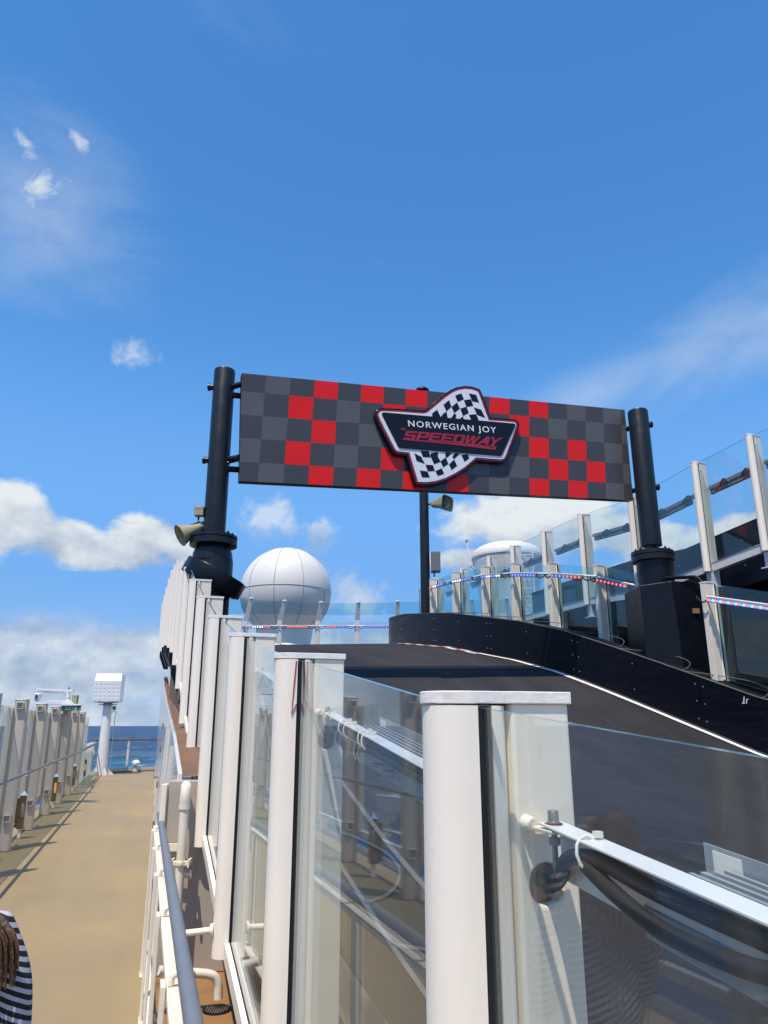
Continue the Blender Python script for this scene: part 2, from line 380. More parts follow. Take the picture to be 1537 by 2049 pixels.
def seamat():
    m = bpy.data.materials.new('sea_water'); m.use_nodes = True
    n, l = m.node_tree.nodes, m.node_tree.links
    b = n['Principled BSDF']; b.inputs['Roughness'].default_value = 0.35; b.inputs['IOR'].default_value = 1.33; b.inputs['Specular IOR Level'].default_value = 0.10
    t = n.new('ShaderNodeTexCoord')
    def noise(s, d, r, st=(1, 1, 1), dist=0):
        mp = n.new('ShaderNodeMapping'); mp.inputs['Scale'].default_value = st
        l.new(t.outputs['Object'], mp.inputs[0])
        q = n.new('ShaderNodeTexNoise'); q.inputs['Scale'].default_value = s; q.inputs['Detail'].default_value = d; q.inputs['Roughness'].default_value = r
        q.inputs['Distortion'].default_value = dist
        l.new(mp.outputs[0], q.inputs['Vector']); return q.outputs['Fac']
    def mr(v, a, b_, c=0, d=1):
        q = n.new('ShaderNodeMapRange'); q.inputs['From Min'].default_value = a; q.inputs['From Max'].default_value = b_
        q.inputs['To Min'].default_value = c; q.inputs['To Max'].default_value = d; l.new(v, q.inputs['Value']); return q.outputs[0]
    def mix(f, a, c):
        q = n.new('ShaderNodeMix'); q.data_type = 'RGBA'
        l.new(f, q.inputs['Factor'])
        for k, v in (('A', a), ('B', c)):
            if isinstance(v, tuple): q.inputs[k].default_value = (*v, 1)
            else: l.new(v, q.inputs[k])
        return q.outputs['Result']
    def mul(a, c):
        q = n.new('ShaderNodeMath'); q.operation = 'MULTIPLY'; l.new(a, q.inputs[0]); l.new(c, q.inputs[1]); return q.outputs[0]
    big = noise(0.004, 6, 0.6, (1, 0.5, 1))
    base = mix(mr(big, 0.35, 0.65), (0.003, 0.026, 0.075), (0.006, 0.048, 0.125))
    # turquoise wake water left of the ship
    mp = n.new('ShaderNodeMapping'); mp.vector_type = 'TEXTURE'
    mp.inputs['Location'].default_value = (-262, 880, 0); mp.inputs['Scale'].default_value = (150, 420, 100); mp.inputs['Rotation'].default_value = (0, 0, R(17))
    l.new(t.outputs['Object'], mp.inputs[0])
    g = n.new('ShaderNodeTexGradient'); g.gradient_type = 'SPHERICAL'; l.new(mp.outputs[0], g.inputs[0])
    wk = mul(mr(g.outputs[1], 0.0, 0.8), mr(noise(0.016, 8, 0.66, (1, 0.35, 1), 1.4), 0.44, 0.68))
    base = mix(wk, base, (0.012, 0.23, 0.34))
    foam = mr(noise(0.055, 8, 0.70, (1, 0.22, 1), 0.6), 0.60, 0.68)
    base = mix(foam, base, (0.55, 0.62, 0.66))
    l.new(base, b.inputs['Base Color'])
    bp = n.new('ShaderNodeBump'); bp.inputs['Strength'].default_value = 0.55; bp.inputs['Distance'].default_value = 2.5
    l.new(noise(0.09, 8, 0.62, (1, 0.6, 1)), bp.inputs['Height']); l.new(bp.outputs[0], b.inputs['Normal'])
    return m


M['sea'] = seamat()


# ------------------------------------------------------------------ mesh helpers
class MB:
    def __init__(self):
        self.v = []; self.f = []; self.m = []

    def add(self, verts, faces, mi=0, T=None):
        o = len(self.v)
        for p in verts:
            p = Vector(p)
            self.v.append(T @ p if T is not None else p)
        for f in faces:
            self.f.append([o + i for i in f]); self.m.append(mi)
        return self

    def box(self, x0, y0, z0, x1, y1, z1, mi=0, T=None):
        vs = [(x0, y0, z0), (x1, y0, z0), (x1, y1, z0), (x0, y1, z0), (x0, y0, z1), (x1, y0, z1), (x1, y1, z1), (x0, y1, z1)]
        return self.add(vs, [(0, 3, 2, 1), (4, 5, 6, 7), (0, 1, 5, 4), (1, 2, 6, 5), (2, 3, 7, 6), (3, 0, 4, 7)], mi, T)

    def prism(self, poly, z0, z1, mi=0, T=None):
        n = len(poly)
        a = sum(poly[i][0] * poly[(i + 1) % n][1] - poly[(i + 1) % n][0] * poly[i][1] for i in range(n))
        if a < 0: poly = poly[::-1]
        vs = [(x, y, z0) for x, y in poly] + [(x, y, z1) for x, y in poly]
        tri = tessellate_polygon([[Vector((x, y, 0)) for x, y in poly]])
        fs = []
        for t in tri:
            (ax, ay), (bx, by), (cx, cy) = poly[t[0]], poly[t[1]], poly[t[2]]
            if (bx - ax) * (cy - ay) - (cx - ax) * (by - ay) < 0: t = (t[0], t[2], t[1])
            fs.append(tuple(i + n for i in t)); fs.append((t[0], t[2], t[1]))
        fs += [(i, (i + 1) % n, n + (i + 1) % n, n + i) for i in range(n)]
        return self.add(vs, fs, mi, T)

    def tube(self, pts, r, seg=12, mi=0, caps=True, T=None):
        pts = [Vector(p) for p in pts]
        rs = r if isinstance(r, (list, tuple)) else [r] * len(pts)
        vs, fs = [], []
        up = None
        for i, p in enumerate(pts):
            if i == 0: t = pts[1] - pts[0]
            elif i == len(pts) - 1: t = pts[-1] - pts[-2]
            else: t = (pts[i + 1] - p).normalized() + (p - pts[i - 1]).normalized()
            t.normalize()
            if up is None:
                up = Vector((0, 0, 1)) if abs(t.z) < 0.9 else Vector((1, 0, 0))
            a = t.cross(up).normalized(); b = a.cross(t).normalized(); up = b
            for k in range(seg):
                an = 2 * math.pi * k / seg
                vs.append(p + (a * math.cos(an) + b * math.sin(an)) * rs[i])
        for i in range(len(pts) - 1):
            for k in range(seg):
                k2 = (k + 1) % seg
                fs.append((i * seg + k, i * seg + k2, (i + 1) * seg + k2, (i + 1) * seg + k))
        if caps:
            fs.append(tuple(range(seg - 1, -1, -1))); fs.append(tuple((len(pts) - 1) * seg + k for k in range(seg)))
        return self.add(vs, fs, mi, T)

    def lathe(self, prof, seg=32, mi=0, T=None):
        """prof: (radius, z) from bottom to top"""
        vs, fs = [], []
        for r, z in prof:
            for k in range(seg):
                a = 2 * math.pi * k / seg
                vs.append((r * math.cos(a), r * math.sin(a), z))
        for i in range(len(prof) - 1):
            for k in range(seg):
                k2 = (k + 1) % seg
                fs.append((i * seg + k, i * seg + k2, (i + 1) * seg + k2, (i + 1) * seg + k))
        if prof[0][0] > 1e-5: fs.append(tuple(range(seg - 1, -1, -1)))
        if prof[-1][0] > 1e-5: fs.append(tuple((len(prof) - 1) * seg + k for k in range(seg)))
        return self.add(vs, fs, mi, T)

    def mesh(self, name, mats, smooth=40):
        me = bpy.data.meshes.new(name)
        me.from_pydata([tuple(p) for p in self.v], [], self.f)
        for m in (mats if isinstance(mats, (list, tuple)) else [mats]):
            me.materials.append(M[m] if isinstance(m, str) else m)
        for p, mi in zip(me.polygons, self.m): p.material_index = mi
        me.validate(); me.update()
        bm = bmesh.new(); bm.from_mesh(me)
        bmesh.ops.remove_doubles(bm, verts=bm.verts, dist=1e-5)
        bmesh.ops.recalc_face_normals(bm, faces=bm.faces)
        bm.to_mesh(me); bm.free()
        if smooth:
            for p in me.polygons: p.use_smooth = True
            me.set_sharp_from_angle(angle=R(smooth))
        return me

    def build(self, name, mats, parent=None, smooth=40, bevel=0.0, seg=2):
        me = self.mesh(name, mats, smooth)
        return inst(name, me, parent, bevel=bevel, seg=seg)


def inst(name, me, parent=None, loc=None, rot=None, bevel=0.0, seg=2):
    o = bpy.data.objects.new(name, me); COL.objects.link(o)
    if parent is not None: o.parent = parent
    if loc is not None: o.location = loc
    if rot is not None: o.rotation_euler = rot
    if bevel:
        b = o.modifiers.new('bevel', 'BEVEL'); b.width = bevel; b.segments = seg; b.limit_method = 'ANGLE'; b.angle_limit = R(40)
    return o


def tag(o, label=None, cat=None, group=None, kind=None):
    if label: o['label'] = label
    if cat: o['category'] = cat
    if group: o['group'] = group
    if kind: o['kind'] = kind
    return o


def thing(name, label, cat, loc=(0, 0, 0), rotz=0.0, group=None):
    o = bpy.data.objects.new(name, None); COL.objects.link(o)
    o.location = loc; o.rotation_euler = (0, 0, rotz); o.empty_display_size = 0.2
    return tag(o, label, cat, group)


def copy_tree(o, parent=None):
    c = o.copy(); COL.objects.link(c)
    if parent is not None: c.parent = parent
    for ch in o.children: copy_tree(ch, c)
    return c


def interp(keys, t):
    if t <= keys[0][0]:
        (a, va), (b, vb) = keys[0], keys[1]
        return va + (vb - va) * (t - a) / (b - a) if t > a - 10 else va
    for (a, va), (b, vb) in zip(keys, keys[1:]):
        if t <= b: return va + (vb - va) * (t - a) / (b - a)
    return keys[-1][1]


def catmull(pts, n=12):
    out = []
    for i in range(len(pts) - 1):
        p0 = Vector(pts[max(i - 1, 0)]); p1 = Vector(pts[i]); p2 = Vector(pts[i + 1]); p3 = Vector(pts[min(i + 2, len(pts) - 1)])
        for k in range(n):
            t = k / n
            out.append(0.5 * ((2 * p1) + (p2 - p0) * t + (2 * p0 - 5 * p1 + 4 * p2 - p3) * t * t + (3 * p1 - p0 - 3 * p2 + p3) * t ** 3))
    out.append(Vector(pts[-1]))
    return out


FLOOR = -1.6
# ------------------------------------------------------------------ sea
mb = MB()
ring = [(70000 * math.cos(2 * math.pi * k / 96), 70000 * math.sin(2 * math.pi * k / 96), 0) for k in range(96)]
mb.add(ring, [tuple(range(96))])
o = mb.build('sea', 'sea', smooth=0); o.location = (0, 0, -42); tag(o, kind='structure')

# ------------------------------------------------------------------ frames of the two fence lines
DF = Vector((-0.3091, 0.9510, 0)); EF = Vector((0.9510, 0.3091, 0)); OF = Vector((0.584, 0, 0))
ANG = math.atan2(EF.y, EF.x)


def fw(s, w, z=0.0):
    return OF + DF * s + EF * w + Vector((0, 0, z))


GK = [(-6, -2.1), (0, -1.72), (1.4, -1.56), (2.9, -1.36), (4.4, -1.12), (5.87, -.82), (7.36, -.44), (8.86, 0), (10.37, .43), (11.9, .86), (13.35, 1.18), (14.8, 1.40), (16.4, 1.60), (17.9, 1.74), (19.3, 1.84), (20.9, 1.98), (23.5, 2.30), (26, 2.35)]
GB = [(-6, -2.4), (0, -1.95), (3, -1.55), (5.9, -.98), (8.24, -.36), (9.3, .04), (10.45, .48), (11.5, .88), (12.46, 1.15), (14.77, 1.62), (17.5, 1.98), (19.92, 2.16), (23.5, 2.36), (26, 2.38)]


def zs(s, w):
    a, b = interp(GK, s), interp(GB, s)
    return a + (b - a) * min(w, 9.0) / 6.5


def sw(x, y):
    d = Vector((x, y, 0)) - OF
    return d.dot(DF), d.dot(EF)


def zxy(x, y):
    return zs(*sw(x, y))


# ------------------------------------------------------------------ walkway, gutter, lower deck
def poly_floor(name, pts, z, m, thick=0.05):
    mb = MB(); mb.prism([(p[0], p[1]) for p in pts], z - thick, z)
    return mb.build(name, m, smooth=0)


def outx(y): return -1.72 - 0.31 * y     # outer fence line
def inx(y): return 0.11 - 0.2975 * y     # inner edge of the walkway


wk = poly_floor('walkway', [(outx(-5) - .35, -5), (inx(-5), -5), (inx(28.9), 28.9), (outx(27.0) - .35, 27.0)], FLOOR, 'deck')
tag(wk, kind='structure')
# hatch-coat strip under the outer fence (primer edge)
gu = poly_floor('gutter_floor', [(inx(-5) + .004, -5), (fw(-5.2, .42).x, fw(-5.2, .42).y), (fw(5.95, .42).x, fw(5.95, .42).y), (inx(5.6) + .004, 5.62)], FLOOR - 0.012, 'gutter')
tag(gu, kind='structure')
ld = poly_floor('lower_deck', [(inx(30) + .1, 30), (inx(5.7) + .3, 5.7), (1.5, -5), (16, -5), (16, 38), (-6, 38)], FLOOR - 0.06, 'beige')
tag(ld, kind='structure')

# ------------------------------------------------------------------ race track
mb = MB()
ss = sorted(set([-6 + 0.25 * i for i in range(127)] + [k for k, _ in GK + GB])); wws = [0.18, 0.85, 1.3, 2, 3, 4, 5, 6, 7, 8, 9, 10.5, 12]
vs = [fw(s, w, zs(s, w)) for s in ss for w in wws]
nw_ = len(wws)
fs = [(i * nw_ + j, i * nw_ + j + 1, (i + 1) * nw_ + j + 1, (i + 1) * nw_ + j) for i in range(len(ss) - 1) for j in range(nw_ - 1)]
mb.add(vs, fs)
lo = [fw(s, 0.18, zs(s, .18) - .35) for s in ss]
hi = [fw(s, 0.18, zs(s, .18)) for s in ss]
mb.add(hi + lo, [(i, i + 1, len(ss) + i + 1, len(ss) + i) for i in range(len(ss) - 1)])
trk = mb.build('race_track', 'asphalt', smooth=60); tag(trk, kind='structure')


def ribbon(path, half, dz, name, m, parent, thick=0.003):
    """flat painted strip along a list of (x, y) following the track"""
    vs, fs = [], []
    for i, p in enumerate(path):
        a = path[max(i - 1, 0)]; b = path[min(i + 1, len(path) - 1)]
        t = Vector((b[0] - a[0], b[1] - a[1])).normalized(); nrm = Vector((-t.y, t.x))
        for sgn in (-1, 1):
            q = Vector((p[0], p[1])) + nrm * half * sgn
            vs.append((q.x, q.y, zxy(q.x, q.y) + dz))
    fs = [(2 * i, 2 * i + 1, 2 * i + 3, 2 * i + 2) for i in range(len(path) - 1)]
    mb = MB(); mb.add(vs, fs)
    return mb.build(name, m, parent, smooth=60)


left_line = [(fw(s, 1.32).x, fw(s, 1.32).y) for s in [-6 + .25 * i for i in range(118)]]
ribbon(left_line, 0.022, 0.010, 'edge_line', 'faded', trk)
left_line2 = [(fw(s, .86).x, fw(s, .86).y) for s in [-6 + .25 * i for i in range(118)]]
ribbon(left_line2, 0.016, 0.010, 'edge_line', 'faded', trk)

# pale cable loops lying between the two lines
for k in range(-2, 9):
    s0 = 1.4 + 1.75 * k
    pts = []
    for t in range(17):
        a = t / 16 * math.pi
        s = s0 + 1.25 * (t / 16) ** 1.0
        w = 0.86 + 0.40 * math.sin(a) ** 0.6 if 0 < t < 16 else 0.86
        q = fw(s, w, zs(s, w) + .012); pts.append(q)
    mb = MB(); mb.tube(pts, 0.011, 6)
    tag(mb.build('cable_loop', 'rope'), 'pale cable loop lying on the dark track edge behind the near glass fence', 'cable', 'pale cable loops along the near track edge')

# ------------------------------------------------------------------ barrier
bpts = [(13.0, -1.4), (11.6, .6), (10.2, 2.5), (8.9, 4.4), (7.6, 6.3), (6.3, 8.2), (5.0, 10.1), (3.7, 12), (2.5, 13.7), (1.42, 15.8), (.5, 18.4), (.13, 20.5), (.45, 22.0), (1.6, 22.7), (3.2, 22.9)]
bp2 = [Vector((p.x, p.y)) for p in catmull([(a, b, 0) for a, b in bpts], 10)]
# resample evenly
acc = [0]
for a, b in zip(bp2, bp2[1:]): acc.append(acc[-1] + (b - a).length)
def bat(d):
    for i in range(len(acc) - 1):
        if d <= acc[i + 1] or i == len(acc) - 2:
            t = (d - acc[i]) / (acc[i + 1] - acc[i]); p = bp2[i].lerp(bp2[i + 1], t); tg = (bp2[min(i + 2, len(bp2) - 1)] - bp2[max(i - 1, 0)]).normalized()
            return p, tg
BL = acc[-1]
BH = 0.72
barrier = thing('track_barrier', 'long curved black crash barrier with bolted panels beside the race track', 'barrier')


def bzone(d, off):
    p, t = bat(d); n = Vector((t.y, -t.x))     # to the right of travel = away from the track
    q = p + n * off
    return q


# seams so that one falls at px 1367 and another at px 970
def find_px(px):
    best = min(range(0, int(BL * 50)), key=lambda i: abs((lambda q: q.x / q.y if q.y > 3 else 9)(bat(i / 50)[0]) - (px - 768.5) / FPX / 0.99))
    return best / 50
s1, s2 = find_px(1376), find_px(975)
L = (s2 - s1) / 2
seams = sorted(set([s1 + k * L for k in range(-6, 7) if 0.3 < s1 + k * L < BL - .3]))
bounds = [0] + seams + [BL]
boltme = None
mbb = MB(); mbb.lathe([(0.0, 0.006), (0.010, 0.004), (0.011, 0.0)], 8, T=Matrix.Rotation(R(90), 4, 'X')); boltme = mbb.mesh('bolt', 'bolt')
for a, b in zip(bounds, bounds[1:]):
    n = max(2, int((b - a) / .25)); mb = MB()
    vs = []
    for i in range(n + 1):
        d = a + .004 + (b - a - .008) * i / n
        q0, q1 = bzone(d, 0), bzone(d, .05)
        z = zxy(q0.x, q0.y)
        vs += [(q0.x, q0.y, z + .015), (q0.x, q0.y, z + BH), (q1.x, q1.y, z + BH), (q1.x, q1.y, z + .015)]
    fs = [(0, 1, 2, 3), tuple(4 * n + k for k in (3, 2, 1, 0))]
    for i in range(n):
        for k in range(4):
            k2 = (k + 1) % 4; fs.append((4 * i + k, 4 * (i + 1) + k, 4 * (i + 1) + k2, 4 * i + k2))
    mb.add(vs, fs)
    pn = mb.build('panel', 'barrier', barrier)
    # bolts
    nb_ = max(2, int((b - a) / .8))
    for i in range(nb_ + 1):
        if i in (0, nb_):
            d = a + .06 if i == 0 else b - .06; rows = (.12, .36, .60)
        else:
            d = a + (b - a) * i / nb_; rows = (.17, .56)
        q, t = bat(d); 
        if q.y < 5: continue
        z = zxy(q.x, q.y)
        for rz in rows:
            n2 = Vector((t.y, -t.x))
            inst('bolt', boltme, pn, (q.x - n2.x * .001, q.y - n2.y * .001, z + rz), (0, 0, math.atan2(-n2.x, n2.y) + math.pi * 0))
N = int(BL / .25)
for (nm, mt, o0, o1, z0, z1) in (('top_trim', 'trim', -.006, .056, BH, BH + .008), ('ledge', 'ledge', .056, .62, BH - .03, BH - .01), ('base_strip', 'trim', -.03, -.012, 0.004, .012)):
    mb = MB(); vs = []
    for i in range(N + 1):
        d = BL * i / N
        qa, qb = bzone(d, o0), bzone(d, o1); qc = bzone(d, 0); z = zxy(qc.x, qc.y)
        vs += [(qa.x, qa.y, z + z0), (qa.x, qa.y, z + z1), (qb.x, qb.y, z + z1), (qb.x, qb.y, z + z0)]
    fs = [(0, 1, 2, 3), tuple(4 * N + k for k in (3, 2, 1, 0))]
    for i in range(N):
        for k in range(4):
            k2 = (k + 1) % 4; fs.append((4 * i + k, 4 * (i + 1) + k, 4 * (i + 1) + k2, 4 * i + k2))
    mb.add(vs, fs); mb.build(nm, mt, barrier)
# painted line along the barrier foot, blue, red and white towards the crest
pth = [bzone(BL * i / (N * 2), -.13) for i in range(N * 2 + 1)]
cut = min(range(len(pth)), key=lambda i: abs(pth[i].y - 14.6))
ribbon([tuple(p) for p in pth[:cut + 1]], .045, .014, 'edge_line', 'line', trk)
pth = [bzone(BL * i / (N * 2), -.17) for i in range(N * 2 + 1)]
k = cut; q = 0
while k + 3 < len(pth) - 6:
    for half, offs, cols in ((.05, 0, ('line', 'kerbred')), (.035, .1, ('kerbblue', 'line'))):
        seg_ = [bzone(BL * i / (N * 2), -.17 + offs) for i in range(k, k + 4)]
        ribbon([tuple(p) for p in seg_], half, .007, 'kerb_mark', cols[q % 2], trk)
    k += 3; q += 1
# pale cable loops on the ledge
d = 6.0; kk = 0
while d < BL - 6:
    pts = []
    for t in range(15):
        u = t / 14
        off = .08 + .33 * math.sin(math.pi * min(1, u * 1.0)) ** .7 if 0 < u < 1 else .08
        qq = bzone(d + 1.1 * u - (.35 * math.sin(math.pi * u)), off); qc = bzone(d + 1.1 * u, 0)
        pts.append((qq.x, qq.y, zxy(qc.x, qc.y) + BH - .002))
    mb = MB(); mb.tube(pts, .006, 6)
    tag(mb.build('cable_loop', 'rope'), 'thin pale cable loop lying on the ledge on top of the black crash barrier', 'cable', 'pale cable loops along the barrier ledge')
    d += 1.15; kk += 1
# small white mark on the barrier panel
q, t = bat(find_px(1462)); n2 = Vector((t.y, -t.x)); z = zxy(q.x, q.y)
Tm = Matrix.Translation((q.x - n2.x * .002, q.y - n2.y * .002, z + .58)) @ Matrix.Rotation(math.atan2(-t.y, -t.x), 4, 'Z')
mb = MB(); mb.prism([(-.045, 0), (-.005, 0), (-.005, .012), (-.015, .012), (.003, .09), (-.012, .09), (-.03, .012), (-.045, .012)], 0, .002, T=Tm @ Matrix.Rotation(R(90), 4, 'X'))
mb.prism([(.01, 0), (.022, 0), (.03, .045), (.05, .05), (.048, .06), (.02, .055)], 0, .002, T=Tm @ Matrix.Rotation(R(90), 4, 'X'))
mb.build('white_mark', 'logowhite', barrier, smooth=0)


# ------------------------------------------------------------------ glass fence building blocks
def dshape(w0, w1, hs_, n=18):
    """profile in (w, s): flat side at w0, half ellipse bulging to w1"""
    pts = [(w0, -hs_), (w0, hs_)]
    for i in range(1, n):
        a = math.pi / 2 - math.pi * i / n
        pts.append((w0 + (w1 - w0) * (0.12 + 0.88 * math.cos(a) ** .8), hs_ * math.sin(a)))
    pts.insert(2, (w0 + (w1 - w0) * .12, hs_)); pts.append((w0 + (w1 - w0) * .12, -hs_))
    return pts


def post_meshes(H, holed=True, sgn=1, bw=.160, tag_=''):
    """post hanging from its top (z = 0) down to -H; box on the +w side"""
    out = {}
    m = MB(); m.prism([(x * sgn, y) for x, y in dshape(-.014, -.088, .055)], -H, -.024); out['cover'] = m.mesh('cover' + tag_, 'alu', 35)
    m = MB(); m.prism([(x * sgn, y) for x, y in dshape(.014, .052, .050)], -H + .02, -.024); out['inner_cover'] = m.mesh('inner_cover' + tag_, 'alu', 35)
    m = MB(); m.box(min(-.0135 * sgn, .0135 * sgn), -.046, -H + .03, max(-.0135 * sgn, .0135 * sgn), .046, -.030); out['gasket'] = m.mesh('gasket' + tag_, 'black', 0)
    # box with a round hole in the face that looks along the fence
    x0, x1 = .050, bw; zc = -.302; rr = .032
    bm = bmesh.new()
    if holed:
        outer = [bm.verts.new((x, -.05, z)) for x, z in ((x0, -H), (x1, -H), (x1, -.02), (x0, -.02))]
        xc = (x0 + x1) / 2 - .004
        circ = [bm.verts.new((xc + rr * math.cos(2 * math.pi * k / 28), -.05, zc + rr * math.sin(2 * math.pi * k / 28))) for k in range(28)]
        eds = [bm.edges.new((outer[i], outer[(i + 1) % 4])) for i in range(4)] + [bm.edges.new((circ[i], circ[(i + 1) % 28])) for i in range(28)]
        bmesh.ops.triangle_fill(bm, use_beauty=True, edges=eds)
        back = [bm.verts.new((x, .05, z)) for x, z in ((x0, -H), (x1, -H), (x1, -.02), (x0, -.02))]
        for i in range(4): bm.faces.new((outer[i], outer[(i + 1) % 4], back[(i + 1) % 4], back[i]))
        bm.faces.new(back)
        c2 = [bm.verts.new((v.co.x, -.02, v.co.z)) for v in circ]
        for i in range(28): bm.faces.new((circ[i], circ[(i + 1) % 28], c2[(i + 1) % 28], c2[i]))
        bm.faces.new(c2)
    else:
        bmesh.ops.create_cube(bm, size=1)
        for v in bm.verts: v.co = Vector(((x0 + x1) / 2 + v.co.x * (x1 - x0), v.co.y * .1, -.02 - (H - .02) * (.5 - v.co.z)))
    for v in bm.verts: v.co.x *= sgn
    bmesh.ops.recalc_face_normals(bm, faces=bm.faces)
    me = bpy.data.meshes.new('post' + tag_); bm.to_mesh(me); bm.free()
    me.materials.append(M['paint'])
    out['post'] = me
    poly = [(x1 + .004, -.056), (x1 + .004, .056), (.03, .056)] + [(-.02 - .074 * math.cos(a), .050 * math.sin(a)) for a in [math.pi / 2 - math.pi * i / 10 for i in range(11)]] + [(.03, -.050), (.055, -.056)]
    m = MB(); m.prism([(x * sgn, y) for x, y in poly], -.0205, 0.0); out['cap'] = m.mesh('cap' + tag_, 'capw', 30)
    return out


def put_post(parent, pm, loc, rotz, bevel=.004):
    p = inst('post', pm['post'], parent, loc, (0, 0, rotz), bevel=bevel if bevel else 0, seg=2)
    for k in ('cover', 'inner_cover', 'gasket'):
        inst(k, pm[k], p)
    inst('cap', pm['cap'], p, bevel=.0075 if bevel > .0045 else bevel, seg=4)
    return p


def slab(name, A, B, h0, h1, th, mats, parent, ends=True, edge_mat=True):
    """thin upright slab between A and B (tops), bottom h0 below, top h1 below"""
    A, B = Vector(A), Vector(B)
    d = Vector((B.x - A.x, B.y - A.y, 0)).normalized(); n = Vector((d.y, -d.x, 0)) * th / 2
    vs = []
    for Q in (A, B):
        for zz in (-h0, -h1):
            for sg in (-1, 1):
                vs.append(Q + n * sg + Vector((0, 0, zz)))
    # order: A low -,+ ; A high -,+ ; B low -,+ ; B high -,+
    fs = [(0, 2, 6, 4), (1, 5, 7, 3), (2, 3, 7, 6), (0, 4, 5, 1), (0, 1, 3, 2), (4, 6, 7, 5)]
    mb = MB(); mb.add(vs, fs[:2], 0)
    mb2 = MB(); mb2.v = mb.v; mb2.f = [list(f) for f in fs]; mb2.m = [0, 0] + ([1] * 4 if edge_mat else [0] * 4)
    return mb2.build(name, mats, parent, smooth=0)


# ------------------------------------------------------------------ near glass fence
TOPS = {-3: -.36, -2: -.21, -1: -.08, 0: .056, 1: .253, 2: .496, 3: .80, 4: 1.19, 5: 1.63, 6: 2.07, 7: 2.48, 8: 2.80, 9: 3.02, 10: 3.21, 11: 3.32, 12: 3.36, 13: 3.40, 14: 3.43}
def sk(k): return (1.328 + 1.432 * k) * 1.0514
PH = 1.61
near = thing('glass_fence', 'white post and clear glass wind fence climbing beside the ramp of the race track', 'fence', (OF.x, OF.y, 0), ANG)
pmN = post_meshes(PH)


def loc(s, w, z):   # local coordinates of the fence frame (w, s, z)
    return Vector((w, s, z))


ks = sorted(TOPS)
for k in ks:
    if k >= -2:
        put_post(near, pmN, loc(sk(k), 0, TOPS[k]), 0, .005 if k < 5 else 0)
for a, b in zip(ks, ks[1:]):
    if a < -2: continue
    A = loc(sk(a) + .040, 0, TOPS[a]); B = loc(sk(b) - .040, 0, TOPS[b])
    slab('glass_pane', A, B, PH - .06, .027, .012, ['glass', 'edge'], near)
    # bottom channel: two white flanges and a black seal between
    for nm, w0, w1, h0, h1, mt in (('bottom_rail', -.034, -.010, PH + .0, PH - .075, 'alu'), ('bottom_rail', .012, .036, PH, PH - .075, 'alu'), ('seal', -.009, .011, PH - .012, PH - .062, 'black')):
        A2, B2 = Vector(A) + Vector(((w0 + w1) / 2, .018, 0)), Vector(B) + Vector(((w0 + w1) / 2, -.018, 0))
        slab(nm, A2, B2, h0, h1, w1 - w0, [mt], near, edge_mat=False)
# red sealant runs on the second post
mb = MB(); z0 = TOPS[1]
mb.tube([loc(sk(1) - .057, -.020, z0 - .03), loc(sk(1) - .058, -.026, z0 - .12), loc(sk(1) - .058, -.032, z0 - .215), loc(sk(1) - .058, -.015, z0 - .18)], .0022, 6)
mb.build('sealant_run', 'redmark', near)
mb = MB()
mb.tube([loc(sk(1) - .052, .022, z0 - .03), loc(sk(1) - .053, .024, z0 - .13), loc(sk(1) - .053, .034, z0 - .205), loc(sk(1) - .053, .021, z0 - .17)], .0018, 6)
mb.build('sealant_run', 'redmark', near)

